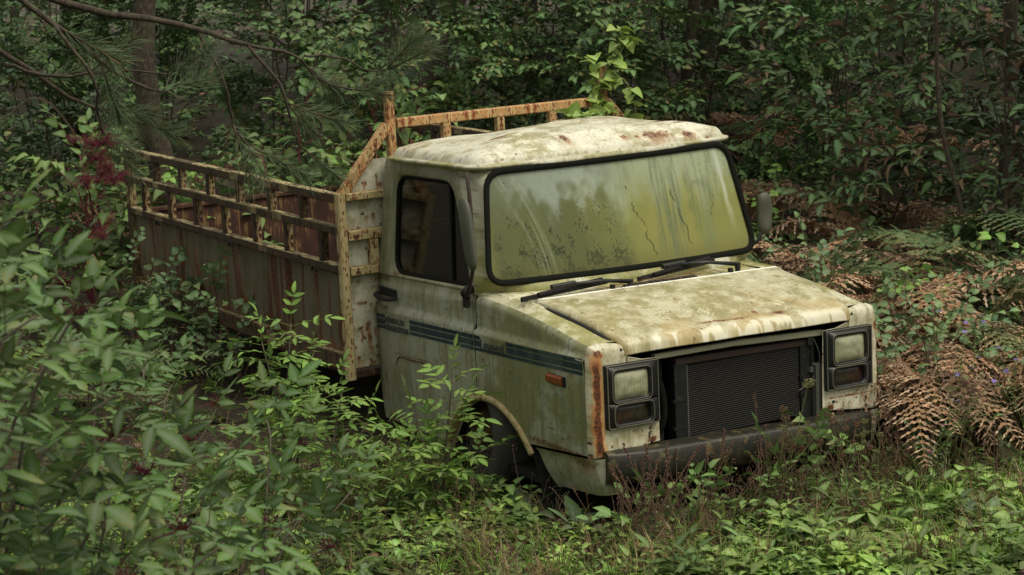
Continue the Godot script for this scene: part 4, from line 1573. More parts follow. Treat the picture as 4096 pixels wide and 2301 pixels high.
func elder(o: Node3D, stems: Array, leaves: Array, gap: float, size: float, from := 0.25, berries := 0) -> void:
	for path in stems:
		var st := begin()
		stalk(st, smooth_line(path, 10), 0.008 * size, 0.0035, Color(0.10, 0.085, 0.06), 5)
		st.generate_normals()
		obj("stem", st.commit(), M.bark, o)
		var total := 0.0
		for i in path.size() - 1:
			total += path[i].distance_to(path[i + 1])
		var n := int(total * (1.0 - from) / gap) + 1
		for i in n:
			var t := lerpf(from, 1.0, (i + 0.5) / n)
			var p := line_at(path, t)
			var f := (line_at(path, minf(t + 0.03, 1.0)) - line_at(path, t - 0.03)).normalized()
			var side := f.cross(Vector3.UP).normalized()
			if i % 2 == 1:
				side = side.rotated(f, PI / 2)
			side = side.rotated(f, rr(-0.5, 0.5))
			for s in [-1.0, 1.0]:
				if rng.randf() < 0.08:
					continue
				var d: Vector3 = side * s + f * rr(0.2, 0.6) + Vector3(0, rr(-0.2, 0.15), 0)
				d.y *= 0.45
				obj("leaf", leaves[rng.randi() % leaves.size()], M.leaf_elder, o, facing(p, d, rr(-0.35, 0.35), size * rr(0.65, 1.1)))
		obj("leaf", leaves[rng.randi() % leaves.size()], M.leaf_elder, o, facing(line_at(path, 1.0), (path[path.size() - 1] - path[path.size() - 2]) + Vector3(0, 0.2, 0), 0, size * 0.8))
		if berries > 0:
			berries -= 1
			obj("berry_cluster", M_berries, M.leaf_dull, o, facing(line_at(path, 0.97), Vector3(rr(-0.4, 0.4), 0.5, 0.6), 0, rr(0.8, 1.2)))


var M_berries: ArrayMesh


func make_umbel(stem_col: Color, berry_col: Color, r: float, n: int, rays: float) -> ArrayMesh:
	var st := begin()
	for i in n:
		var d := Vector3(rr(-1, 1), rr(-0.4, 0.6), rr(0.3, 1)).normalized() * rays * rr(0.5, 1.0)
		stalk(st, [Vector3.ZERO, d * 0.5 + some_dir(0.01), d], 0.0016, 0.0012, stem_col, 3)
		st.set_color(shade(berry_col, 0.3))
		ball(st, d, r * rr(0.7, 1.2))
	st.generate_normals()
	return st.commit()


func ball(st: SurfaceTool, c: Vector3, r: float) -> void:
	st.set_smooth_group(0)
	var top := c + Vector3(0, r, 0)
	var bot := c - Vector3(0, r, 0)
	var ring := []
	for k in 5:
		var a := TAU * k / 5
		ring.append(c + Vector3(cos(a), 0, sin(a)) * r)
	for k in 5:
		var p: Vector3 = ring[k]
		var q: Vector3 = ring[(k + 1) % 5]
		for v in [top, q, p, bot, p, q]:
			st.add_vertex(v)


# ---------------------------------------------------------------- bracken
func bracken_frond(L: float, col: Color, tip: Color, dry: float) -> ArrayMesh:
	var st := begin()
	var n := 25
	var path := [Vector3.ZERO, Vector3(0, 0.42 * L, 0.16 * L), Vector3(rr(-0.03, 0.03), 0.58 * L, 0.52 * L), Vector3(rr(-0.12, 0.12), (0.48 - 0.22 * dry) * L, 1.02 * L)]
	stalk(st, smooth_line(path, 8), 0.004, 0.0012, col.lerp(Color(0.2, 0.13, 0.06), 0.5), 3)
	for i in n:
		var t := lerpf(0.30, 0.985, float(i) / (n - 1))
		var p := line_at(path, t)
		var f := (line_at(path, minf(t + 0.02, 1.0)) - line_at(path, t - 0.02)).normalized()
		var up := f.cross(Vector3.RIGHT).normalized() * -1.0
		if up.y < 0.0:
			up = -up
		for s in [-1.0, 1.0]:
			var pl := L * 0.36 * pow(1.0 - pow(maxf(t - 0.2, 0.0) / 0.8, 1.3), 0.9) * sst(0.15, 0.42, t) * rr(0.8, 1.1) + 0.02
			var d := (Vector3(s, 0, 0) + f * rr(0.40, 0.55) + up * rr(-0.12, 0.12) * (1.0 + dry)).normalized()
			var across := (f - d * f.dot(d)).normalized()
			var nrm := d.cross(across).normalized()
			var m := int(clampf(pl / 0.016, 4, 14))
			var prev := p
			for k in m:
				var u := float(k + 1) / m
				var c := p + d * pl * u + Vector3(0, -0.10 * pl * u * u * (1.0 + 1.3 * dry), 0) + nrm * nz(2, t * 30.0 + s, u * 3.0) * 0.01 * dry
				var w := pl * 0.10
				var cc := col.lerp(tip, sst(0.35, 1.0, u * 0.7 + rr(0, 0.4))) if rng.randf() < 0.85 else col
				st.set_color(shade(cc, 0.25))
				st.set_smooth_group(-1)
				var curl := nrm * rr(-0.3, 0.3) * w * (0.5 + 1.6 * dry)
				# the leaflet runs on as one narrow blade with a notched edge
				var w0 := pl * 0.085 * (1.0 - 0.85 * (u - 1.0 / m)) + 0.002
				var w1 := (pl * 0.085 * (1.0 - 0.85 * u) + 0.002) * (0.40 if k % 2 == 0 else 1.25)
				w1 = 0.001 if k == m - 1 else w1
				w0 *= 1.25 if k % 2 == 0 else 0.40
				var a0 := prev + across * w0 + curl * 0.4
				var a1 := c + across * w1 + curl
				var b0 := prev - across * w0 + curl * 0.4
				var b1 := c - across * w1 + curl
				for v in [prev, a0, a1, prev, a1, c, prev, b1, b0, prev, c, b1]:
					st.add_vertex(v)
				prev = c
	st.generate_normals()
	return st.commit()


func fern(o: Node3D, fronds: Array, n: int, size: float, lean_to := Vector3.ZERO) -> void:
	for i in n:
		var a := TAU * (i + rr(-0.3, 0.3)) / n
		var d := Vector3(cos(a), 0, sin(a)) + lean_to
		d.y = 0.0
		var b := Basis(Vector3.UP.cross(d.normalized()), Vector3.UP, d.normalized())
		b = b.rotated(b.x.normalized(), rr(-0.25, 0.25)).rotated(d.normalized(), rr(-0.3, 0.3))
		obj("frond", fronds[rng.randi() % fronds.size()], M.leaf_dull, o, Transform3D(b.scaled(Vector3.ONE * size * rr(0.75, 1.15)), Vector3(rr(-0.05, 0.05), 0, rr(-0.05, 0.05))))


# ---------------------------------------------------------------- pine
func needle_tuft(L: float, n: int, needle: float) -> ArrayMesh:
	var st := begin()
	stalk(st, [Vector3.ZERO, Vector3(0, 0.01, L * 0.5), Vector3(0, 0.03, L)], 0.005, 0.003, Color(0.07, 0.045, 0.03), 4)
	st.set_smooth_group(-1)
	for i in n:
		var t := pow(rng.randf(), 0.7)
		var p := Vector3(0, 0.03 * t * t, L * t)
		var a := rr(0, TAU)
		var d := Vector3(cos(a), sin(a) + 0.15, rr(0.4, 1.5) + t * 0.5).normalized()
		var ln := needle * rr(0.7, 1.1)
		var side := d.cross(Vector3(rr(-1, 1), rr(-1, 1), rr(-1, 1))).normalized() * 0.0011
		var m := p + d * ln * 0.55
		var e := p + d * ln + Vector3(0, -0.18 * ln, 0)
		var c := shade(Color(0.095, 0.135, 0.07), 0.3)
		if rng.randf() < 0.1:
			c = shade(Color(0.17, 0.13, 0.06), 0.3)
		st.set_color(c)
		for v in [p - side, m + side, p + side, p - side, m - side, m + side, m - side, e, m + side]:
			st.add_vertex(v)
	st.generate_normals()
	return st.commit()


# ---------------------------------------------------------------- low plants
func rosette(n: int, L: float, W: float, col: Color, h: float, a := 0.7) -> ArrayMesh:
	var st := begin()
	for i in n:
		var an := TAU * i / n + rr(-0.4, 0.4)
		var y := h * rng.randf()
		var d := Vector3(cos(an), rr(0.0, 0.8), sin(an))
		var p := Vector3(cos(an), 0, sin(an)) * 0.012 + Vector3(0, y, 0)
		add_leaf(st, facing(p, d, rr(-0.4, 0.4), rr(0.6, 1.15)), L, W, 4, rr(0.1, 0.4), rr(0.1, 0.7), a, shade(col, 0.25), 0.0, rr(-0.4, 0.4))
	if h > 0.04:
		stalk(st, [Vector3.ZERO, Vector3(0.004, h * 0.5, 0), Vector3(0, h, 0.004)], 0.002, 0.0012, col.darkened(0.3), 3)
	st.generate_normals()
	return st.commit()


func grass_tuft(n: int, L: float, col: Color) -> ArrayMesh:
	var st := begin()
	st.set_smooth_group(-1)
	for i in n:
		var an := rr(0, TAU)
		var out := Vector3(cos(an), 0, sin(an))
		var ln := L * rr(0.5, 1.1)
		var p := out * rr(0, 0.04)
		var m := p + out * ln * 0.22 + Vector3(0, ln * 0.6, 0)
		var e := p + out * ln * rr(0.5, 0.8) + Vector3(0, ln * rr(0.5, 0.95), 0)
		var s := out.cross(Vector3.UP) * rr(0.0014, 0.003)
		st.set_color(shade(col, 0.3))
		for v in [p - s, m + s, p + s, p - s, m - s, m + s, m - s, e, m + s]:
			st.add_vertex(v)
	st.generate_normals()
	return st.commit()


func dry_spike(h: float) -> ArrayMesh:
	# a dead stalk with a lumpy brown seed spike
	var st := begin()
	var top := Vector3(rr(-0.1, 0.1) * h, h, rr(-0.1, 0.1) * h)
	stalk(st, [Vector3.ZERO, top * 0.5 + some_dir(0.02), top], 0.0022, 0.0014, Color(0.16, 0.10, 0.075), 4)
	var up := top.normalized()
	for i in 26:
		var t := i / 25.0
		st.set_color(shade(Color(0.13, 0.075, 0.055), 0.3))
		ball(st, top - up * (0.07 * t) + some_dir(0.0055), rr(0.003, 0.006))
	for k in 2:
		var p := top * rr(0.3, 0.7)
		var e := p + Vector3(rr(-0.07, 0.07), rr(0.05, 0.10), rr(-0.07, 0.07))
		stalk(st, [p, e], 0.0014, 0.001, Color(0.15, 0.10, 0.07), 3)
		for i in 8:
			st.set_color(shade(Color(0.14, 0.08, 0.06), 0.3))
			ball(st, e + Vector3(0, -i * 0.005, 0) + some_dir(0.004), rr(0.003, 0.005))
	st.generate_normals()
	return st.commit()


func seed_head_stalk(h: float, green: float) -> Array:
	# wild carrot gone to seed: returns stalk mesh, head mesh and the heads' places
	var st := begin()
	var col := Color(0.17, 0.12, 0.07).lerp(Color(0.14, 0.16, 0.06), green)
	var top := Vector3(rr(-0.2, 0.2) * h, h, rr(-0.15, 0.15) * h)
	var path := [Vector3.ZERO, top * 0.45 + some_dir(0.03), top]
	stalk(st, smooth_line(path, 6), 0.003, 0.0018, col, 4)
	var heads := [Transform3D(Basis(Vector3(1, 0, 0), top.normalized(), Vector3(1, 0, 0).cross(top.normalized())), top)]
	for k in 2 + rng.randi() % 2:
		var p := line_at(path, rr(0.35, 0.75))
		var e := p + Vector3(rr(-0.16, 0.16), rr(0.10, 0.22), rr(-0.12, 0.12))
		stalk(st, [p, p.lerp(e, 0.5) + Vector3(0, -0.01, 0), e], 0.002, 0.0013, col, 3)
		heads.append(Transform3D(Basis().rotated(Vector3(0, 0, 1), rr(-0.4, 0.4)).scaled(Vector3.ONE * rr(0.6, 1.0)), e))
		add_leaf(st, facing(p, e - p + some_dir(0.1), rr(-1, 1)), 0.05, 0.008, 3, 0.2, 0.4, 0.6, shade(col, 0.2))
	st.generate_normals()
	return [st.commit(), heads]


func nest_head(col: Color) -> ArrayMesh:
	var st := begin()
	for i in 22:
		var a := TAU * i / 22 + rr(-0.1, 0.1)
		var r := rr(0.35, 1.0) * 0.022
		var e := Vector3(cos(a) * r, rr(0.024, 0.038) - r * 0.1, sin(a) * r)
		var m := Vector3(cos(a) * 0.026 * rr(0.8, 1.1), 0.016, sin(a) * 0.026)
		stalk(st, [Vector3.ZERO, m, e], 0.0011, 0.0009, shade(col, 0.25), 3)
		for k in 2:
			st.set_color(shade(col.darkened(0.2), 0.3))
			ball(st, e + some_dir(0.004), rr(0.0025, 0.0045))
	st.generate_normals()
	return st.commit()


func flower_stalk(o: Node3D, h: float, leaf_col: Color, bloom: ArrayMesh, n_bloom: int) -> void:
	var st := begin()
	var top := Vector3(rr(-0.12, 0.12) * h, h, rr(-0.1, 0.1) * h)
	var path := [Vector3.ZERO, top * 0.5 + some_dir(0.03), top]
	stalk(st, smooth_line(path, 8), 0.0032, 0.0015, leaf_col.darkened(0.2), 4)
	var ends := [path]
	for k in 5:
		var p := line_at(path, rr(0.3, 0.85))
		var e := p + Vector3(rr(-0.14, 0.14), rr(0.08, 0.2), rr(-0.1, 0.1))
		stalk(st, [p, e], 0.0018, 0.001, leaf_col.darkened(0.2), 3)
		ends.append([p, p.lerp(e, 0.5), e])
	for b in ends:
		for i in 9:
			var p := line_at(b, rr(0.25, 1.0))
			add_leaf(st, facing(p, Vector3(rr(-1, 1), rr(-0.1, 0.8), rr(-1, 1)), 0, rr(0.6, 1.3)), 0.026, 0.011, 3, 0.3, 0.3, 0.65, shade(leaf_col, 0.25))
	st.generate_normals()
	obj("stem", st.commit(), M.leaf_dull, o)
	for i in n_bloom:
		var b: Array = ends[i % ends.size()]
		obj("blossom", bloom, M.leaf_dull, o, Transform3D(Basis().rotated(Vector3.UP, rr(0, TAU)).rotated(Vector3.RIGHT, rr(-0.8, 0.8)), line_at(b, rr(0.7, 1.0))))


func blossom(col: Color, r: float) -> ArrayMesh:
	var st := begin()
	for i in 6:
		var a := TAU * i / 6 + rr(-0.2, 0.2)
		add_leaf(st, facing(Vector3.ZERO, Vector3(cos(a), rr(0.1, 0.8), sin(a)), 0), r, r * 0.5, 3, 0.1, 0.2, 0.9, shade(col, 0.2))
	st.generate_normals()
	return st.commit()


func ground_at(x: float, z: float) -> Vector3:
	return Vector3(x, ground_y(x, z), z)


func plant(called: String, label: String, category: String, x: float, z: float, group := "", turn := 0.0) -> Node3D:
	return thing(called, label, category, ground_at(x, z), turn, group)


func under_truck(x: float, z: float, margin := 0.0) -> bool:
	var p := truck.transform.affine_inverse() * Vector3(x, 0.2, z)
	return absf(p.x) < (0.92 if p.z > -2.2 else 1.1) + margin and p.z > -5.6 - margin and p.z < 0.12 + margin


func plant_materials() -> void:
	rng.seed = 77
	M.leaf = leaf_mat(0.43, 0.52)
	M.leaf_soft = leaf_mat(0.46, 0.54)
	M.leaf_elder = leaf_mat(0.5, 0.66)
	M.leaf_elder.metallic_specular = 0.27
	M.leaf_dull = leaf_mat(0.8, 0.55)
	M.bark = std(null, 0.9)
	M.bark.vertex_color_use_as_albedo = true
	M.trunk_bark = tri_mat(picture(128, 128, func(u: float, v: float) -> Color:
		var a := absf(u * 2.0 - 1.0) * 0.5
		var b := absf(v * 2.0 - 1.0) * 0.5
		return Color(0.30, 0.26, 0.21).lerp(Color(0.17, 0.14, 0.12), sst(-0.3, 0.4, nz(5, a * 40.0, b * 6.0) + nz(2, a * 30.0, b * 30.0) * 0.5)).lerp(Color(0.34, 0.37, 0.25), sst(0.2, 0.6, nz(1, a * 6.0, b * 6.0)) * 0.6)), 2.5, 0.95)


func thicket() -> void:
	var bark := Color(0.06, 0.045, 0.035)
	var hazel := leaf_kinds(6, 0.085, 0.056, 4, 0.72, Color(0.060, 0.125, 0.026), 0.35, 0.0, 0.35)
	hazel.append(leaf_mesh(0.07, 0.045, 4, 0.3, 0.4, 0.72, Color(0.16, 0.15, 0.03)))
	var round_leaves := leaf_kinds(6, 0.062, 0.056, 4, 0.6, Color(0.080, 0.165, 0.030), 0.35, 0.0, 0.4)
	var long_leaves := leaf_kinds(5, 0.15, 0.05, 6, 0.85, Color(0.058, 0.118, 0.027), 0.3, 0.06, 0.4)
	long_leaves.append_array(leaf_kinds(5, 0.15, 0.05, 6, 0.85, Color(0.065, 0.135, 0.03), 0.35, 0.06, 0.4))
	long_leaves.append(leaf_mesh(0.14, 0.05, 6, 0.6, 0.8, 0.85, Color(0.17, 0.10, 0.055), 0.08, 0.8))
	var poke := leaf_kinds(5, 0.17, 0.075, 6, 0.78, Color(0.11, 0.20, 0.04), 0.25, 0.0, 0.45)
	var bramble := leaf_kinds(5, 0.075, 0.05, 5, 0.7, Color(0.065, 0.140, 0.034), 0.3, 0.08, 0.3)
	var tw_hazel := twig_kinds(4, 0.34, 13, hazel, bark)
	var tw_round := twig_kinds(3, 0.36, 15, round_leaves, bark)
	var tw_long := twig_kinds(4, 0.40, 9, long_leaves, bark)
	var tw_poke := twig_kinds(4, 0.36, 8, poke, Color(0.22, 0.045, 0.06))
	var tw_bramble := twig_kinds(3, 0.32, 11, bramble, Color(0.10, 0.06, 0.04))
	# rows: name, label, category, x, z, height, spread, stems, branches, kind, single twigs, tint
	var rows := [
		["hazel_shrub", "dark small-leaved shrub directly above the rusty headboard post behind the cab", "shrub", -1.05, -16.6, 3.0, 0.95, 5, 9, 0, 14, 1.0],
		["hazel_shrub", "dark small-leaved shrub in the middle, behind the white roof", "shrub", -0.1, -16.4, 3.0, 0.95, 5, 9, 0, 16, 1.05],
		["hazel_shrub", "dark small-leaved shrub behind the leafy vine on the roof", "shrub", 0.8, -16.9, 3.0, 0.95, 5, 9, 0, 14, 1.0],
		["hazel_shrub", "small-leaved shrub between the vine and the slim grey trunk", "shrub", 1.55, -18.4, 3.1, 0.9, 4, 8, 0, 8, 0.9],
		["long_leaved_shrub", "shrub of long toothed leaves over the ferns, nearest the right mirror", "shrub", 2.75, -16.0, 2.9, 0.85, 4, 8, 2, 12, 1.0],
		["long_leaved_shrub", "darkest long-leaved shrub in the upper right corner", "shrub", 3.75, -15.0, 3.0, 0.95, 5, 8, 2, 14, 0.62],
		["round_leaved_shrub", "paler round-leaved creeper thicket above the right mirror", "shrub", 2.55, -17.6, 3.1, 0.95, 5, 9, 1, 10, 1.15],
		["long_leaved_shrub", "low dark shrub at the right edge behind the green fern", "shrub", 3.9, -14.2, 1.7, 0.8, 4, 7, 2, 10, 0.75],
		["round_leaved_shrub", "leafy thicket behind the pine branches, left of the crooked trunk", "shrub", -3.6, -17.2, 2.9, 1.0, 5, 8, 1, 8, 0.85],
		["hazel_shrub", "shrub half hidden by the pine at the left edge of the clearing", "shrub", -4.3, -15.6, 2.6, 0.9, 4, 8, 0, 6, 0.8],
		["hazel_shrub", "shrub with small leaves right of the crooked dark trunk", "shrub", -2.0, -18.3, 3.1, 0.95, 5, 8, 0, 6, 0.95],
	]
	var nth := ["leftmost", "second from the left", "third from the left", "fourth from the left", "middle", "fourth from the right", "third from the right", "second from the right", "rightmost"]
	for i in 9:
		if i == 5 or i == 2:
			continue
		rows.append(["far_shrub", nth[i] + " of the far dark shrubs in the second row of the thicket", "shrub", -4.6 + i * 1.25 + rr(-0.2, 0.2), -20.6 + rr(-0.7, 0.7), 3.4, 1.15, 5, 9, [0, 1, 0, 2][i % 4], 0, rr(0.75, 1.0), "far shrubs of the second row"])
	for i in 8:
		rows.append(["far_shrub", nth[i if i < 4 else i + 1] + " of the farthest bushy shrubs at the back of the wood", "shrub", -6.0 + i * 1.75 + rr(-0.3, 0.3), -25.5 + rr(-1.0, 1.0), 4.2, 1.6, 4, 9, [1, 0][i % 2], 0, rr(0.8, 1.1), "far shrubs at the back"])
	var kinds := [tw_hazel, tw_round, tw_long, tw_poke, tw_bramble]
	for r in rows:
		var o := plant(r[0], r[1], r[2], r[3], r[4], r[12] if r.size() > 12 else "")
		shrub(o, {"height": r[5], "spread": r[6], "stems": r[7], "branches": r[8], "bark": bark, "step": 0.075 if r[9] != 2 else 0.10, "thick": 0.010, "twigs": kinds[r[9]], "mat": M.leaf, "tint": Color(1, 1, 1) * r[11], "single": r[10], "from": 0.06})
	# pokeweed behind the load bed: big soft leaves on red stems, hanging berries
	var berry := begin()
	stalk(berry, [Vector3.ZERO, Vector3(0.01, -0.06, 0.01), Vector3(0, -0.15, 0.015)], 0.003, 0.0015, Color(0.25, 0.04, 0.07), 3)
	for i in 30:
		berry.set_color(shade(Color(0.045, 0.012, 0.025), 0.4))
		var a := i * 2.4
		ball(berry, Vector3(cos(a) * 0.013, -0.02 - i * 0.0043, sin(a) * 0.013), 0.006)
	berry.generate_normals()
	var raceme := berry.commit()
	var spots := [[-0.85, -15.85, "pokeweed at the foot of the headboard brace, with hanging dark berries"], [-1.35, -16.0, "pokeweed with berries rising over the middle of the tailgate"], [-1.9, -15.6, "bright leafy pokeweed beside the drooping pine tufts"], [-3.1, -15.3, "pokeweed left of the truck's rear post"]]
	for s in spots:
		var o := plant("pokeweed", s[2], "plant", s[0], s[1])
		shrub(o, {"height": 1.55, "spread": 0.62, "stems": 4, "branches": 7, "bark": Color(0.20, 0.05, 0.06), "step": 0.17, "twigs": tw_poke, "mat": M.leaf_soft, "tint": Color(1, 1, 1) * 1.05, "single": 18, "from": 0.15, "thick": 0.012})
		for k in 5:
			obj("berry_raceme", raceme, M.leaf, o, Transform3D(Basis().rotated(Vector3.UP, rr(0, TAU)).scaled(Vector3.ONE * rr(0.8, 1.3)), Vector3(rr(-0.4, 0.4), rr(0.8, 1.5), rr(0.0, 0.45))))
	var fresh := twig_kinds(3, 0.34, 10, leaf_kinds(5, 0.085, 0.06, 5, 0.65, Color(0.13, 0.27, 0.025), 0.25, 0.03, 0.3), Color(0.12, 0.12, 0.05))
	for s in [[3.15, -13.0, 1.15, "bright lime sapling at the right edge"], [1.95, -15.9, 1.3, "small bright green sapling in the gap above the right end of the roof"], [-1.1, -15.2, 1.75, "bright leafed shoot between pine needles and headboard post"], [2.25, -12.1, 0.85, "fresh green shoot rising from the brown bracken by the mirror"], [-2.2, -15.2, 1.3, "fresh green shoot behind the upper rail of the bed"]]:
		var o := plant("sapling", s[3], "sapling", s[0], s[1])
		shrub(o, {"height": s[2], "spread": 0.26, "stems": 2, "branches": 3, "bark": Color(0.12, 0.12, 0.05), "step": 0.16, "twigs": fresh, "mat": M.leaf_soft, "tint": Color(1, 1, 1), "single": 12, "from": 0.45, "thick": 0.006})
	# brambles among the bracken
	for s in [[2.0, -12.6, "bramble bush between the right mirror and the brown bracken"], [2.4, -11.6, "bramble shoots that rise through the dead bracken beside the bonnet"], [2.8, -12.4, "bramble shoots between two brown ferns on the bank"], [2.2, -13.6, "bramble in the shade behind the mirror"], [3.0, -13.6, "bramble under the tall green fern on the right"], [2.25, -11.4, "low bramble behind the right headlamp"], [-1.6, -12.9, "bramble in the shade below the load bed's side"], [-2.3, -13.6, "bramble by the truck's rear left corner"]]:
		var o := plant("bramble", s[2], "shrub", s[0], s[1])
		shrub(o, {"height": 0.70, "spread": 0.5, "stems": 4, "branches": 4, "bark": Color(0.11, 0.06, 0.05), "step": 0.14, "twigs": tw_bramble, "mat": M.leaf_soft, "tint": Color(1, 1, 1) * 1.1, "single": 16, "from": 0.2, "thick": 0.007})


# limbs and leaves of a tree above the frame; they shade the wood
func crown(o: Node3D, top: Vector3, r: float, n: int) -> void:
	var places := []
	var st := begin()
	for i in 9:
		var d := Vector3(rr(-1, 1), rr(-0.1, 0.6), rr(-1, 1)).normalized()
		var p := top * rr(0.62, 1.0)
		var e := p + d * r * rr(0.6, 1.0)
		stalk(st, [p, p.lerp(e, 0.5) + Vector3(0, 0.15, 0), e], 0.03, 0.01, Color(0.07, 0.055, 0.045), 5)
		for k in n / 9:
			var q := p.lerp(e, rr(0.2, 1.0)) + some_dir(0.55)
			places.append(facing(q, d + some_dir(0.9), rr(-0.4, 0.4), rr(2.2, 3.4)))
	st.generate_normals()
	obj("limbs", st.commit(), M.bark, o)
	foliage(o, places, tw_crown, M.leaf, Color(0.95, 0.95, 0.95), 0)


var tw_crown := []


func trees() -> void:
	tw_crown = twig_kinds(3, 0.34, 16, leaf_kinds(4, 0.085, 0.056, 3, 0.72, Color(0.065, 0.12, 0.04), 0.3), Color(0.06, 0.045, 0.035))
	for t in [[-5.6, -8.0, "oak added at the left, beyond the frame, that shades the truck's side"], [-4.8, -4.2, "oak added for shade at the left of the path, beyond the frame"], [6.6, -15.5, "oak added for shade at the right, beyond the ferns"], [-6.2, -16.0, "oak added for shade behind the pine at the left"], [-5.3, -8.9, "added broad low-branched oak that shades the truck from the left, outside the view"], [-4.9, -6.6, "second low-branched oak added for shade at the left, outside the view"], [5.2, -21.0, "oak added for shade in the wood behind the right-hand thicket"], [-1.6, -23.5, "oak added to darken the middle of the wood"], [2.6, -24.5, "oak added to darken the wood deep behind the cab"]]:
		var k := plant("added_oak", t[2], "tree", t[0], t[1])  # oaks added to block sky light and shade the clearing
		var top := Vector3(rr(-0.2, 0.2), 6.0 if t[2].begins_with("oak") else 4.6, rr(-0.2, 0.2))
		trunk(k, [Vector3.ZERO, Vector3(0.1, 2.0, 0), Vector3(0, 4.2, 0.1), top], 0.2, 0.09, M.trunk_bark)
		crown(k, top, 2.6 if t[2].begins_with("oak") else 1.5, 240)
	var list := [
		["crooked dark tree trunk behind the rear of the load bed", [Vector3(0.25, -0.1, 0), Vector3(0.12, 0.7, 0), Vector3(-0.02, 1.2, 0), Vector3(-0.06, 2.2, 0), Vector3(0.05, 6.5, -0.2)], 0.135, 0.07, -2.66, -15.7],
		["slim pale grey trunk right of the roof vine", [Vector3(0, 0, 0), Vector3(0.03, 1.0, 0), Vector3(0.10, 2.2, 0), Vector3(0.3, 5.5, 0)], 0.06, 0.04, 1.42, -17.6],
		["dark trunk just right of the slim grey trunk", [Vector3(0, 0, 0), Vector3(0.0, 1.2, 0), Vector3(0.10, 2.6, 0), Vector3(0.0, 7, 0)], 0.10, 0.07, 1.85, -20.0],
		["leaning reddish trunk deep behind the cab roof", [Vector3(-0.5, 0, 0), Vector3(-0.2, 1.0, 0), Vector3(0.15, 2.0, 0), Vector3(1.0, 6.5, 0)], 0.07, 0.05, -0.55, -19.3],
		["dark trunk behind the middle of the thicket", [Vector3(0, 0, 0), Vector3(-0.05, 1.2, 0), Vector3(0.1, 2.4, 0), Vector3(0.3, 7, 0)], 0.09, 0.06, 0.25, -22.4],
		["thin dark stem rising over the bracken on the right", [Vector3(0.25, 0, 0), Vector3(0.1, 0.8, 0), Vector3(-0.1, 1.8, 0), Vector3(-0.15, 4.5, 0)], 0.02, 0.012, 3.05, -14.6],
		["pair-like dark trunk in the upper right shade", [Vector3(0, 0, 0), Vector3(0.05, 1.2, 0), Vector3(0, 2.4, 0), Vector3(0.1, 7, 0)], 0.06, 0.05, 4.0, -17.0],
		["straight trunk behind the pine needles at the far left", [Vector3(0, 0, 0), Vector3(0.05, 1.5, 0), Vector3(0, 3, 0), Vector3(0.1, 8, 0)], 0.12, 0.08, -4.4, -21.0],
	]
	for t in list:
		var o := plant("tree", t[0], "tree", t[4], t[5])
		trunk(o, t[1], t[2], t[3], M.trunk_bark)
		if t[2] > 0.05:
			crown(o, t[1][-1], 1.6, 70)
	# a bent grey twig that crosses in front of the slim trunk
	var st := begin()
	var b := ground_at(1.3, -17.4)
	tube(st, smooth_line([Vector3(0.75, 1.28, -17.0), Vector3(1.1, 1.14, -17.2), Vector3(1.38, 0.98, -17.5)], 8), 0.012, 0.018, 6)
	tag(obj("branch", done(st), M.trunk_bark), "bare dark branch reaching from the slim grey trunk towards the vine", "branch")
	st = begin()
	tube(st, smooth_line([Vector3(1.55, 0.95, -16.4), Vector3(2.0, 1.35, -16.2), Vector3(2.5, 1.62, -16.2)], 10), 0.006, 0.004, 5)
	tag(obj("dead_twig", done(st), M.trunk_bark), "thin pale dead twig slanting up to the right above the roof", "twig")


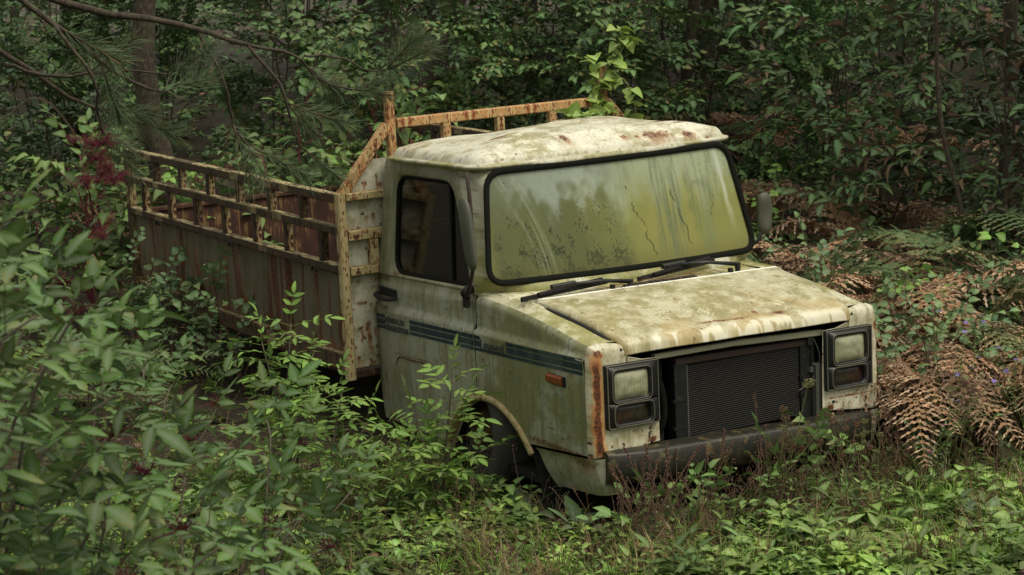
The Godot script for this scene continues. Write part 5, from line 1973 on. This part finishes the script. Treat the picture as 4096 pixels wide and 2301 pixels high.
func pine() -> void:
	var tufts := []
	for i in 4:
		tufts.append(needle_tuft(rr(0.22, 0.32), 200, 0.15))
	var o := plant("pine_tree", "pine tree reaching in from the left with long-needled drooping branches", "tree", -5.4, -12.0)
	trunk(o, [Vector3(0, -0.2, 0), Vector3(0.05, 1.5, 0), Vector3(0, 3.5, 0), Vector3(-0.1, 8, 0)], 0.16, 0.08, M.trunk_bark)
	var g := o.position
	# limbs in world points; each ends in needle tufts
	var limbs := [
		[[Vector3(-5.35, 3.4, -12.0), Vector3(-3.2, 2.85, -10.9), Vector3(-2.25, 2.52, -10.6), Vector3(-1.7, 2.40, -10.8), Vector3(-1.38, 2.28, -11.0)], 0.028, 0.012, 0],
		[[Vector3(-1.38, 2.28, -11.0), Vector3(-1.15, 2.22, -11.1), Vector3(-1.02, 2.08, -11.2), Vector3(-0.86, 2.02, -11.3)], 0.010, 0.005, 3],
		[[Vector3(-1.38, 2.28, -11.0), Vector3(-1.22, 2.08, -11.0), Vector3(-1.16, 1.85, -11.05), Vector3(-1.13, 1.74, -11.1)], 0.010, 0.005, 3],
		[[Vector3(-1.62, 2.38, -10.85), Vector3(-1.5, 2.1, -10.9), Vector3(-1.46, 1.85, -11.0), Vector3(-1.36, 1.74, -11.0)], 0.010, 0.005, 3],
		[[Vector3(-1.10, 2.22, -11.1), Vector3(-0.9, 2.2, -11.2), Vector3(-0.78, 2.12, -11.3), Vector3(-0.66, 2.13, -11.3)], 0.007, 0.004, 3],
		[[Vector3(-5.35, 3.2, -12.0), Vector3(-2.9, 2.8, -10.3), Vector3(-2.2, 2.45, -10.1), Vector3(-1.95, 2.2, -10.3), Vector3(-1.75, 2.08, -10.5)], 0.022, 0.006, 3],
		[[Vector3(-2.2, 2.45, -10.1), Vector3(-2.0, 2.2, -10.0), Vector3(-2.0, 2.05, -10.1), Vector3(-2.0, 1.92, -10.2)], 0.010, 0.005, 2],
		[[Vector3(-5.35, 2.9, -12.0), Vector3(-3.2, 2.5, -11.0), Vector3(-2.6, 2.25, -10.8), Vector3(-2.3, 2.02, -10.9), Vector3(-2.05, 1.90, -11.0)], 0.022, 0.006, 3],
		[[Vector3(-2.6, 2.2, -10.8), Vector3(-2.3, 2.15, -10.6), Vector3(-2.0, 2.18, -10.6), Vector3(-1.75, 2.15, -10.7)], 0.010, 0.005, 2],
	]
	for l in limbs:
		var st := begin()
		var pts := smooth_line(l[0], 12)
		for i in pts.size():
			pts[i] = pts[i] - g + some_dir(0.006)
		tube(st, pts, l[1], l[2], 6)
		var br := obj("branch", done(st), M.trunk_bark, o)
		for k in l[3]:
			var t := 1.0 if k == 0 else rr(0.45, 0.95)
			var p := line_at(l[0], t) - g
			var f := (line_at(l[0], t) - line_at(l[0], t - 0.08)).normalized()
			var d := f + some_dir(0.55) + Vector3(0.15, 0.15, 0)
			obj("needle_tuft", tufts[rng.randi() % 4], M.leaf_soft, br, facing(p, d, rr(0, TAU), rr(0.8, 1.2)))


func elders() -> void:
	var leaves := []
	for i in 10:
		leaves.append(elder_leaf(2 + i % 2, rr(0.18, 0.27), rr(0.042, 0.060), rr(0.085, 0.130), shade(Color(0.054, 0.118, 0.017), 0.45)))
	var young := []
	for i in 4:
		young.append(elder_leaf(3, rr(0.17, 0.21), 0.026, 0.072, shade(Color(0.14, 0.26, 0.030), 0.2)))
	M_berries = make_umbel(Color(0.17, 0.04, 0.05), Color(0.05, 0.015, 0.03), 0.0035, 26, 0.07)
	# label, base x z, tips in world
	var list := [
		["tallest elder at the left edge, its big leaves out of focus", -1.7, -4.6, [Vector3(-1.30, 2.38, -4.6), Vector3(-1.22, 2.22, -4.8), Vector3(-1.15, 2.05, -5.0), Vector3(-1.35, 2.0, -4.5), Vector3(-1.2, 1.85, -4.9)], 0],
		["elder in the left foreground that hides the truck's rear wheel", -1.6, -5.5, [Vector3(-1.12, 2.0, -5.3), Vector3(-1.18, 1.85, -5.6), Vector3(-1.05, 1.75, -5.4), Vector3(-1.3, 1.95, -5.7), Vector3(-1.25, 1.6, -5.2)], 1],
		["elder with red-stemmed berry heads in the lower left", -1.4, -5.4, [Vector3(-0.98, 1.52, -5.5), Vector3(-1.05, 1.65, -5.4), Vector3(-0.88, 1.38, -5.4), Vector3(-1.15, 1.5, -5.1), Vector3(-0.80, 1.28, -5.6)], 3],
		["low elder in the lower left corner, nearest the camera", -1.2, -5.0, [Vector3(-0.95, 1.38, -5.0), Vector3(-1.1, 1.40, -4.8), Vector3(-0.78, 1.22, -5.1), Vector3(-1.15, 1.5, -4.9), Vector3(-0.95, 1.22, -4.7)], 2],
		["elder whose long pale shoots end below the front wheel", -1.0, -6.1, [Vector3(-0.55, 1.08, -6.2), Vector3(-0.75, 1.15, -6.2), Vector3(-0.90, 1.22, -6.0), Vector3(-0.62, 0.95, -5.9), Vector3(-1.0, 1.3, -6.2)], 2],
		["elder spreading in front of the load bed's lower edge", -1.6, -7.0, [Vector3(-1.12, 1.16, -7.2), Vector3(-1.28, 1.30, -7.1), Vector3(-1.42, 1.42, -7.3), Vector3(-1.05, 1.0, -6.9), Vector3(-1.55, 1.5, -7.2)], 2],
		["elder behind the others at the left, under the pine", -2.1, -7.8, [Vector3(-1.7, 1.6, -7.9), Vector3(-1.85, 1.75, -7.7), Vector3(-1.55, 1.4, -7.8), Vector3(-1.8, 1.4, -7.6)], 1],
		["elder standing close to the side of the load bed", -1.6, -9.2, [Vector3(-1.38, 0.70, -9.6), Vector3(-1.55, 0.85, -9.5), Vector3(-1.25, 0.52, -9.3), Vector3(-1.7, 0.95, -9.6)], 1],
		["elder in the dark gap between load bed and cab", -1.1, -8.8, [Vector3(-0.95, 0.60, -9.2), Vector3(-0.80, 0.48, -9.0), Vector3(-1.1, 0.75, -9.1), Vector3(-0.72, 0.40, -9.2), Vector3(-0.9, 0.4, -8.8)], 1],
	]
	for r in list:
		var o := plant("elder", r[0], "shrub", r[1], r[2])
		var stems := []
		for tip in r[3]:
			var e: Vector3 = tip - o.position
			stems.append([some_dir(0.05) * Vector3(1, 0, 1), Vector3(e.x * 0.25, e.y * 0.5, e.z * 0.3) + some_dir(0.08), Vector3(e.x * 0.62, e.y * 0.86, e.z * 0.65) + some_dir(0.05), e])
		elder(o, stems, leaves, 0.19, 0.95, 0.3, r[4])
	for r in [["young bright green elder in front of the door and front wheel", -0.36, -10.3, [Vector3(-0.30, 0.66, -10.3), Vector3(-0.50, 0.47, -10.25), Vector3(-0.24, 0.46, -10.3), Vector3(-0.42, 0.36, -10.2), Vector3(-0.52, 0.28, -10.15), Vector3(-0.6, 0.34, -10.2)]], ["small elder shoot left of the one before the wheel", -0.9, -10.1, [Vector3(-0.85, 0.60, -10.2), Vector3(-1.0, 0.58, -10.1), Vector3(-0.72, 0.48, -10.1)]], ["leafy elder shoot in front of the load bed's ribs", -1.14, -10.5, [Vector3(-1.14, 0.88, -10.6), Vector3(-1.28, 0.80, -10.5), Vector3(-1.02, 0.74, -10.5), Vector3(-1.2, 0.6, -10.4)]]]:
		var o := plant("young_elder", r[0], "shrub", r[1], r[2])
		var stems := []
		for tip in r[3]:
			var e: Vector3 = tip - o.position
			stems.append([Vector3.ZERO, Vector3(e.x * 0.35, e.y * 0.5, e.z * 0.4) + some_dir(0.03), e])
		elder(o, stems, young, 0.062, 1.1, 0.22)
	# crimson pokeweed stalk, blurred, before the rear end of the bed
	var o := plant("red_stalk", "tall crimson fruiting stalk in front of the bed's rear post, out of focus", "plant", -1.75, -5.0)
	var g := o.position
	var st := begin()
	var path := [Vector3.ZERO, Vector3(-1.45, 2.0, -4.9) - g, Vector3(-1.16, 2.56, -4.9) - g, Vector3(-1.0, 2.46, -4.9) - g, Vector3(-0.93, 2.25, -4.9) - g]
	stalk(st, smooth_line(path, 28), 0.003, 0.0015, Color(0.06, 0.05, 0.03), 4)
	st.generate_normals()
	obj("stem", st.commit(), M.bark, o)
	var red := make_umbel(Color(0.14, 0.03, 0.04), Color(0.11, 0.02, 0.03), 0.004, 26, 0.06)
	for k in 11:
		obj("berry_cluster", red, M.leaf_dull, o, facing(line_at(path, rr(0.68, 1.0)) + some_dir(0.05), Vector3(rr(-1, 1), rr(-0.2, 0.5), rr(-0.5, 1)), 0, rr(0.5, 0.9)))


func bracken() -> void:
	var brown := []
	var green := []
	var mixed := []
	for i in 4:
		brown.append(bracken_frond(rr(0.75, 0.95), [Color(0.31, 0.18, 0.105), Color(0.26, 0.165, 0.105), Color(0.35, 0.215, 0.125), Color(0.19, 0.12, 0.08)][i], [Color(0.48, 0.33, 0.22), Color(0.46, 0.35, 0.25), Color(0.55, 0.41, 0.29), Color(0.34, 0.235, 0.16)][i], [0.9, 1.2, 0.7, 1.4][i]))
		green.append(bracken_frond(rr(0.8, 1.0), Color(0.085, 0.13, 0.055), Color(0.16, 0.15, 0.07), 0.2))
		mixed.append(bracken_frond(rr(0.8, 1.0), Color(0.12, 0.14, 0.06), Color(0.55, 0.38, 0.23), 0.5))
	rng.seed = 404
	var show := [
		[2.0, -11.75, 1.05, "brown", 5, "large rust-brown bracken drooping over the back of the right wing"],
		[2.30, -11.2, 0.90, "brown", 5, "rust-brown bracken arching down towards the right headlamp"],
		[2.62, -11.9, 1.2, "mixed", 5, "large pale-tipped green fern standing above the dead bracken"],
		[2.85, -11.0, 0.85, "brown", 4, "dead bracken among the violet flowers"],
		[1.85, -12.6, 1.2, "brown", 5, "brown bracken below the right mirror"],
		[2.35, -13.0, 1.4, "brown", 5, "tall dead bracken behind the pale-tipped fern"],
		[2.95, -13.2, 1.3, "green", 5, "dark green bracken at the upper right of the bank"],
		[2.05, -14.0, 1.5, "brown", 5, "dead bracken in the dark gap right of the windscreen"],
	]
	for r in show:
		var f := plant("bracken", r[5], "fern", r[0], r[1])
		fern(f, brown if r[3] == "brown" else (mixed if r[3] == "mixed" else green), r[4], r[2], Vector3(0.25, 0, 0.55))
	for r in [[2.1, -11.35, 0.8, "low green fern between the dead bracken and the right wing"], [2.55, -10.75, 0.75, "green fern half buried in dead bracken below the violet flowers"], [1.95, -13.2, 1.2, "green fern in the gap behind the right mirror"]]:
		var f := plant("fern", r[3], "fern", r[0], r[1])
		fern(f, mixed if r[2] < 0.9 else green, 5, r[2], Vector3(0.2, 0, 0.4))
	var named := {0: "brown bracken right beside the truck's right headlamp", 1: "dead bracken drooping over the weeds at the right edge", 2: "tall half-green fern with pale tips on the right"}
	var o: Node3D
	for r in [[2.2, -10.9, 0], [2.75, -11.2, 1], [2.75, -11.9, 2]]:
		o = plant("bracken", named[r[2]], "fern", r[0], r[1])
		fern(o, mixed if r[2] == 2 else brown, 6, 1.0 if r[2] == 2 else 0.85, Vector3(0.2, 0, 0.5))
	for i in 18:
		var z := rr(-14.8, -10.9)
		var x := 2.0 + (-11.0 - z) * 0.10 * -1.0 + pow(rng.randf(), 1.4) * 1.9
		if under_truck(x, z, 0.15):
			continue
		var dry := rng.randf() < 0.75
		var spot := ("close to the truck" if x < 2.45 else ("midway up the right bank" if x < 3.1 else "at the right edge")) + (", beside the bonnet" if z > -12.0 else (", level with the right mirror" if z > -13.4 else ", at the dark foot of the thicket"))
		o = plant("bracken", ("dead orange-brown bracken " if dry else "greener bracken with browning tips ") + spot, "fern", x, z, "dead bracken on the right bank" if dry else "greener bracken on the right bank")
		fern(o, brown if dry else (green if rng.randf() < 0.4 else mixed), 5, rr(0.85, 1.1) + 0.09 * maxf(-11.2 - z, 0.0), Vector3(-0.1, 0, 0.45))
	for r in [[1.65, -19.2], [2.1, -19.0], [1.3, -20.0], [2.5, -15.4], [2.9, -16.2], [2.0, -16.5], [-2.4, -17.2], [-2.1, -16.8], [-3.0, -16.9], [-1.2, -17.3], [-0.8, -18.5], [2.9, -19.5], [3.6, -18.4]]:
		o = plant("bracken", "dead pinkish-brown bracken in the shade " + ("behind the load bed, near the crooked trunk" if r[0] < -1.5 else ("behind the headboard" if r[0] < 0.0 else ("under the long-leaved shrubs right of the roof" if r[1] > -17.5 else "behind the slim grey trunk"))), "fern", r[0], r[1], "dead bracken in the thicket")
		fern(o, brown, 6, 1.05)
	for r in [[-2.6, -12.4, "green fern below the load bed's rear end"], [-1.3, -16.9, "green fern behind the tailgate"], [3.5, -12.2, "dark green fern at the right edge"]]:
		o = plant("fern", r[2], "fern", r[0], r[1])
		fern(o, green, 7, 0.8)


func low_growth() -> void:
	rng.seed = 909
	var o: Node3D
	# docks and burdock with large leaves
	var dock := leaf_kinds(5, 0.27, 0.13, 8, 0.62, Color(0.10, 0.165, 0.06), 0.25, 0.04, 0.4)
	for r in [[0.05, -10.2, 7, 0.95, "broad-leaved dock under the front wheel"], [0.33, -9.85, 6, 0.85, "broad-leaved dock below the corner of the apron"], [0.62, -9.62, 6, 0.7, "broad-leaved dock below the left half of the bumper"], [1.02, -9.6, 4, 0.75, "upright dock with toothed leaves before the bumper's middle"], [2.25, -9.6, 6, 0.9, "big-leaved burdock at the right edge of the grass"], [2.55, -10.6, 6, 1.0, "big-leaved burdock under the blue flowers"], [1.6, -9.25, 5, 0.5, "small dock in the grass on the right"]]:
		o = plant("dock_plant", r[4], "plant", r[0], r[1])
		for i in r[2]:
			var a: float = TAU * i / r[2] + rr(-0.3, 0.3)
			obj("leaf", dock[rng.randi() % 5], M.leaf_soft, o, facing(Vector3(cos(a) * 0.03, 0.02, sin(a) * 0.03), Vector3(cos(a), rr(0.4, 1.3), sin(a)), rr(-0.3, 0.3), r[3] * rr(0.6, 1.0)))
	var nettle := twig_kinds(3, 0.26, 9, leaf_kinds(4, 0.075, 0.04, 5, 0.7, Color(0.11, 0.22, 0.035), 0.3, 0.08, 0.3), Color(0.10, 0.10, 0.05))
	for r in [[-0.75, 0.42, "weedy bramble shoots under the left headlamp"], [-0.35, 0.45, "weedy bramble shoots left of the bumper's middle"], [0.15, 0.5, "weedy bramble shoots in front of the radiator"], [0.6, 0.45, "weedy bramble shoots before the bumper's right half"], [1.1, 0.3, "leafy shoots at the bumper's right end"], [1.3, -0.2, "leafy shoots behind the right headlamp"], [-1.25, -0.6, "leafy shoots beside the front wheel"]]:
		var wp: Vector3 = truck.transform * Vector3(r[0], 0, r[1])
		o = plant("weed_clump", r[2], "plant", wp.x, wp.z)
		shrub(o, {"height": 0.20, "spread": 0.22, "stems": 3, "branches": 2, "bark": Color(0.12, 0.09, 0.05), "step": 0.12, "twigs": nettle, "mat": M.leaf_soft, "tint": Color(1, 1, 1), "single": 10, "from": 0.2, "thick": 0.004})
	# dry spikes at the bumper's left end
	var spikes := []
	for i in 5:
		spikes.append(dry_spike(rr(0.26, 0.56)))
	for i in 64:
		var q: Vector3 = truck.transform * Vector3(rr(-1.0, -0.35) if i < 40 else rr(-0.3, 1.5), 0, rr(0.22, 0.55))
		var x := q.x
		var z := q.z
		o = plant("dry_seed_spike", "dead brown seed spike in front of the bumper's left end" if i < 40 else "dead brown seed spike in the weeds before the bumper's right half", "plant", x, z, "dead seed spikes at the left" if i < 40 else "dead seed spikes at the right")
		obj("spike", spikes[i % 5], M.leaf_dull, o, Transform3D(Basis().rotated(Vector3.UP, rr(0, TAU)).rotated(Vector3.RIGHT, rr(-0.4, 0.4)).rotated(Vector3.BACK, rr(-0.6, 0.6)).scaled(Vector3.ONE * rr(0.7, 1.15)), Vector3.ZERO))
	# wild carrot gone to seed, before the right half of the bumper
	var stalks := []
	for i in 5:
		stalks.append(seed_head_stalk(rr(0.42, 0.62), rr(0.2, 1.0)))
	var nests := [nest_head(Color(0.17, 0.115, 0.07)), nest_head(Color(0.15, 0.085, 0.06)), nest_head(Color(0.19, 0.19, 0.08))]
	var tall := plant("wild_carrot", "tallest dried wild carrot stalk, its head before the radiator", "plant", 1.28, -9.85)
	for i in 26:
		if i > 0:
			var q: Vector3 = truck.transform * Vector3(rr(-0.1, 1.05), 0, rr(0.25, 0.6))
			var x := q.x
			var z := q.z
			o = plant("wild_carrot", "dried wild carrot with curled seed heads in front of the bumper", "plant", x, z, "dried wild carrots before the bumper", rr(0, TAU))
		else:
			o = tall
		var s: Array = stalks[i % 5]
		var k := rr(0.6, 1.0) if i > 0 else 1.25
		obj("stalk", s[0], M.leaf_dull, o, Transform3D(Basis().scaled(Vector3.ONE * k), Vector3.ZERO))
		for h in s[1]:
			obj("seed_head", nests[rng.randi() % 3], M.leaf_dull, o, Transform3D(Basis().scaled(Vector3.ONE * k), Vector3.ZERO) * h)
	# tall thin weeds with violet-blue flowers at the right
	var violet := blossom(Color(0.20, 0.13, 0.48), 0.017)
	for i in 12:
		var x := rr(2.1, 3.0)
		var z := rr(-11.2, -9.9)
		if under_truck(x, z, 0.2):
			continue
		o = plant("flowering_weed", "wiry yellow-green weed with small violet flowers right of the truck", "plant", x, z, "violet-flowered weeds")
		flower_stalk(o, rr(0.55, 0.95), Color(0.15, 0.20, 0.06), violet, 3)
	o = plant("thistle", "single weed with a pink flower right of the bumper", "plant", 2.0, -9.75)
	flower_stalk(o, 0.36, Color(0.10, 0.16, 0.06), blossom(Color(0.55, 0.18, 0.45), 0.022), 2)
	# what nobody could count: herbs, grass, dead stems and litter
	var herbs := []
	for i in 5:
		herbs.append(rosette(7 + i, rr(0.07, 0.105), rr(0.034, 0.052), Color(0.16, 0.30, 0.04).lerp(Color(0.08, 0.17, 0.03), rng.randf()), [0.02, 0.06, 0.10, 0.14, 0.04][i]))
	var grasses := [grass_tuft(18, 0.16, Color(0.14, 0.26, 0.04)), grass_tuft(16, 0.22, Color(0.12, 0.21, 0.04)), grass_tuft(16, 0.20, Color(0.22, 0.17, 0.09))]
	var dead := []
	for i in 3:
		var st := begin()
		for k in 9:
			var e := Vector3(rr(-0.16, 0.16), rr(0.05, 0.30), rr(-0.16, 0.16))
			stalk(st, [some_dir(0.03) * Vector3(1, 0, 1), e * 0.55 + some_dir(0.03), e], 0.0016, 0.0011, shade(Color(0.21, 0.145, 0.09), 0.45), 3)
			for j in 5:
				st.set_color(shade(Color(0.14, 0.085, 0.06), 0.4))
				ball(st, e + some_dir(0.014), rr(0.002, 0.005))
		st.generate_normals()
		dead.append(st.commit())
	var litter := leaf_kinds(3, 0.06, 0.035, 3, 0.75, Color(0.20, 0.125, 0.075), 0.4, 0.0, 0.5)
	var sets := {"herb": [[], [], [], [], []], "grass": [[], [], []], "dead": [[], [], []], "litter": [[], [], []]}
	var tints := {"herb": [[], [], [], [], []], "grass": [[], [], []], "dead": [[], [], []], "litter": [[], [], []]}
	var put := func(kind: String, x: float, z: float, size: float, tint: Color) -> void:
		var k: int = rng.randi() % sets[kind].size()
		var b := Basis().rotated(Vector3.RIGHT, rr(-0.25, 0.25)).rotated(Vector3.UP, rr(0, TAU)).scaled(Vector3.ONE * size)
		sets[kind][k].append(Transform3D(b, ground_at(x, z) + Vector3(0, 0.004, 0)))
		tints[kind][k].append(shade(tint, 0.25))
	for i in 11000:
		var z := rr(-11.2, -8.9) if i % 3 > 0 else rr(-15.0, -6.6)
		var x := rr(-0.28, 0.28) * -z + rr(-0.2, 0.2)
		if under_truck(x, z, -0.05):
			continue
		var lp := truck.transform.affine_inverse() * Vector3(x, 0.3, z)
		var patch := nz(1, x * 1.1, z * 1.1)
		# a dead brown belt along the bumper, fresh green in front of it
		var brown := sst(0.75, 0.45, lp.z) * sst(-1.1, -0.7, lp.x) * sst(-0.1, 0.1, lp.z)
		var open := sst(0.45, 0.8, lp.z + lp.x * 0.1)
		if rng.randf() < 0.31 - brown * 0.12 + 0.35 * patch + 0.14 * open:
			put.call("herb", x, z, rr(0.35, 1.3) * (0.8 + 0.25 * open), Color(1.15, 1.05, 0.9) * lerpf(0.5, 1.55, clampf(sst(-0.5, 0.6, nz(6, x * 1.7 + 5.0, z * 1.7)) + rr(-0.25, 0.25), 0.0, 1.0)))
		if rng.randf() < 0.11 - 0.3 * patch:
			put.call("grass", x, z, rr(0.5, 1.1), Color(1, 1, 1))
		if rng.randf() < 0.03 + 0.09 * brown:
			put.call("dead", x, z, rr(0.45, 1.25), Color(1, 1, 1))
		if rng.randf() < 0.75:
			put.call("litter", x, z, rr(0.7, 1.5), Color(1, 1, 1))
	for i in 2500:
		var z := rr(-30.0, -15.0)
		var x := rr(-0.3, 0.3) * -z
		put.call("litter", x, z, rr(1.0, 2.2), Color(1.3, 1.2, 1.15))
		if rng.randf() < 0.5:
			put.call("herb", x, z, rr(1.0, 2.0), Color(0.8, 0.8, 0.8))
	var says := {"herb": ["ground_herbs", "low broad-leaved green herbs covering the ground"], "grass": ["grass", "sparse green grass between the herbs"], "dead": ["dead_stems", "tangle of dead brown stems before the bumper"], "litter": ["leaf_litter", "brown fallen leaves on the ground"]}
	var meshes := {"herb": herbs, "grass": grasses, "dead": dead, "litter": litter}
	for kind in says:
		for k in meshes[kind].size():
			var s := scatter(says[kind][0], meshes[kind][k], M.leaf_soft if kind == "herb" else M.leaf_dull, sets[kind][k], tints[kind][k])
			tag(s, says[kind][1], says[kind][0].split("_")[-1], says[kind][0].replace("_", " "))


func vine() -> void:
	rng.seed = 33
	var kinds := leaf_kinds(5, 0.085, 0.078, 6, 0.55, Color(0.20, 0.31, 0.045), 0.25, 0.0, 0.4)
	var post: Vector3 = truck.transform * Vector3(0.73, 1.3, -2.24)
	var o := thing("climbing_vine", "bright yellow-green vine climbing the headboard post and spilling onto the roof", "vine", post)
	var paths := [
		[Vector3(0, -0.3, 0.06), Vector3(0.02, 0.0, 0.06), Vector3(-0.02, 0.2, 0.05), Vector3(0.05, 0.36, 0.03), Vector3(0.10, 0.52, 0.0)],
		[Vector3(0, -0.1, 0.06), Vector3(-0.05, 0.08, 0.08), Vector3(-0.06, 0.22, 0.06), Vector3(-0.05, 0.38, 0.02)],
		[Vector3(-0.02, 0.05, 0.06), Vector3(-0.06, 0.06, 0.3), Vector3(-0.14, 0.055, 0.62), Vector3(-0.16, 0.075, 0.80)],
		[Vector3(-0.06, 0.05, 0.4), Vector3(-0.16, 0.06, 0.62), Vector3(-0.25, 0.065, 0.70)],
		[Vector3(0.02, 0.25, 0.05), Vector3(0.12, 0.22, 0.04), Vector3(0.18, 0.08, 0.03), Vector3(0.20, -0.06, 0.02)],
		[Vector3(0.05, 0.3, 0.05), Vector3(0.13, 0.45, 0.02), Vector3(0.16, 0.48, 0.0)],
	]
	for p in paths:
		var st := begin()
		stalk(st, smooth_line(p, 10), 0.0035, 0.0018, Color(0.22, 0.26, 0.08), 4)
		st.generate_normals()
		obj("stem", st.commit(), M.bark, o)
		var n := 22 if p[0].y < 0.0 else 15
		for i in n:
			var q := line_at(p, (i + rng.randf()) / n)
			obj("leaf", kinds[rng.randi() % 5], M.leaf_soft, o, facing(q + some_dir(0.02), Vector3(rr(-1, 1), rr(-0.6, 0.5), rr(-0.3, 1.0)), rr(-0.6, 0.6), rr(0.75, 1.35)))
	# dry needles and twigs caught by the wipers
	var st := begin()
	for i in 60:
		var p := Vector3(rr(-0.35, 0.45) if i < 44 else rr(-0.85, 0.8), 0.606, rr(-0.70, -0.63))
		var d := Vector3(rr(-1, 1), rr(-0.05, 0.12), rr(-0.6, 0.6)).normalized() * rr(0.03, 0.07)
		st.set_color(shade(Color(0.20, 0.11, 0.06), 0.4))
		tube(st, [p - d, p + Vector3(0, 0.006, 0), p + d], 0.0014, 0.001, 3)
	st.generate_normals()
	var nd := obj("pine_needles", st.commit(), M.bark, self, truck.transform)
	tag(nd, "dry brown pine needles caught between wipers and bonnet", "needles", "", "stuff")
	st = begin()
	tube(st, smooth_line([Vector3(-2.4, 0.75, -16.6), Vector3(-1.6, 0.62, -16.4), Vector3(-0.75, 0.72, -16.3)], 12), 0.12, 0.10, 10)
	tag(obj("fallen_log", done(st), M.trunk_bark), "fallen shaggy log behind the tailgate, beside the headboard brace", "log")


func _ready() -> void:
	# ---- camera
	var cam := Camera3D.new()
	cam.fov = 15.61
	cam.far = 400.0
	cam.near = 0.1
	cam.position = Vector3(0, 3.05, 0)
	cam.rotation.x = -atan(987.0 / 5278.0)
	var lens := CameraAttributesPhysical.new()
	lens.frustum_focal_length = 12.0 / tan(deg_to_rad(15.61 / 2.0))
	lens.frustum_focus_distance = 10.8
	lens.frustum_near = 0.1
	lens.frustum_far = 400.0
	lens.exposure_aperture = 8.0
	cam.attributes = lens
	add_child(cam)
	cam.current = true
	# ---- overcast sky, soft light from above the clearing
	var env := Environment.new()
	env.background_mode = Environment.BG_SKY
	var sky := Sky.new()
	var sm := ProceduralSkyMaterial.new()
	sm.sky_top_color = Color(0.96, 0.96, 0.92)
	sm.sky_horizon_color = Color(0.50, 0.52, 0.49)
	sm.sky_curve = 0.25
	sm.ground_bottom_color = Color(0.10, 0.11, 0.07)
	sm.ground_horizon_color = Color(0.25, 0.27, 0.2)
	sm.sun_angle_max = 0.0
	sky.sky_material = sm
	env.sky = sky
	env.background_energy_multiplier = 1.55
	env.tonemap_mode = Environment.TONE_MAPPER_LINEAR
	env.tonemap_exposure = 0.9
	env.sdfgi_enabled = true
	env.ssao_enabled = true
	env.ssil_enabled = true
	var we := WorldEnvironment.new()
	we.environment = env
	add_child(we)
	var sun := DirectionalLight3D.new()
	sun.light_energy = 0.8
	sun.light_angular_distance = 30.0
	sun.light_color = Color(1.0, 0.97, 0.90)
	sun.shadow_enabled = true
	sun.look_at_from_position(Vector3(4.0, 9.0, 3.5), Vector3.ZERO)
	add_child(sun)
	make_noises()
	make_materials()
	build_ground()
	build_truck()
	plant_materials()
	thicket()
	trees()
	pine()
	bracken()
	elders()
	low_growth()
	vine()
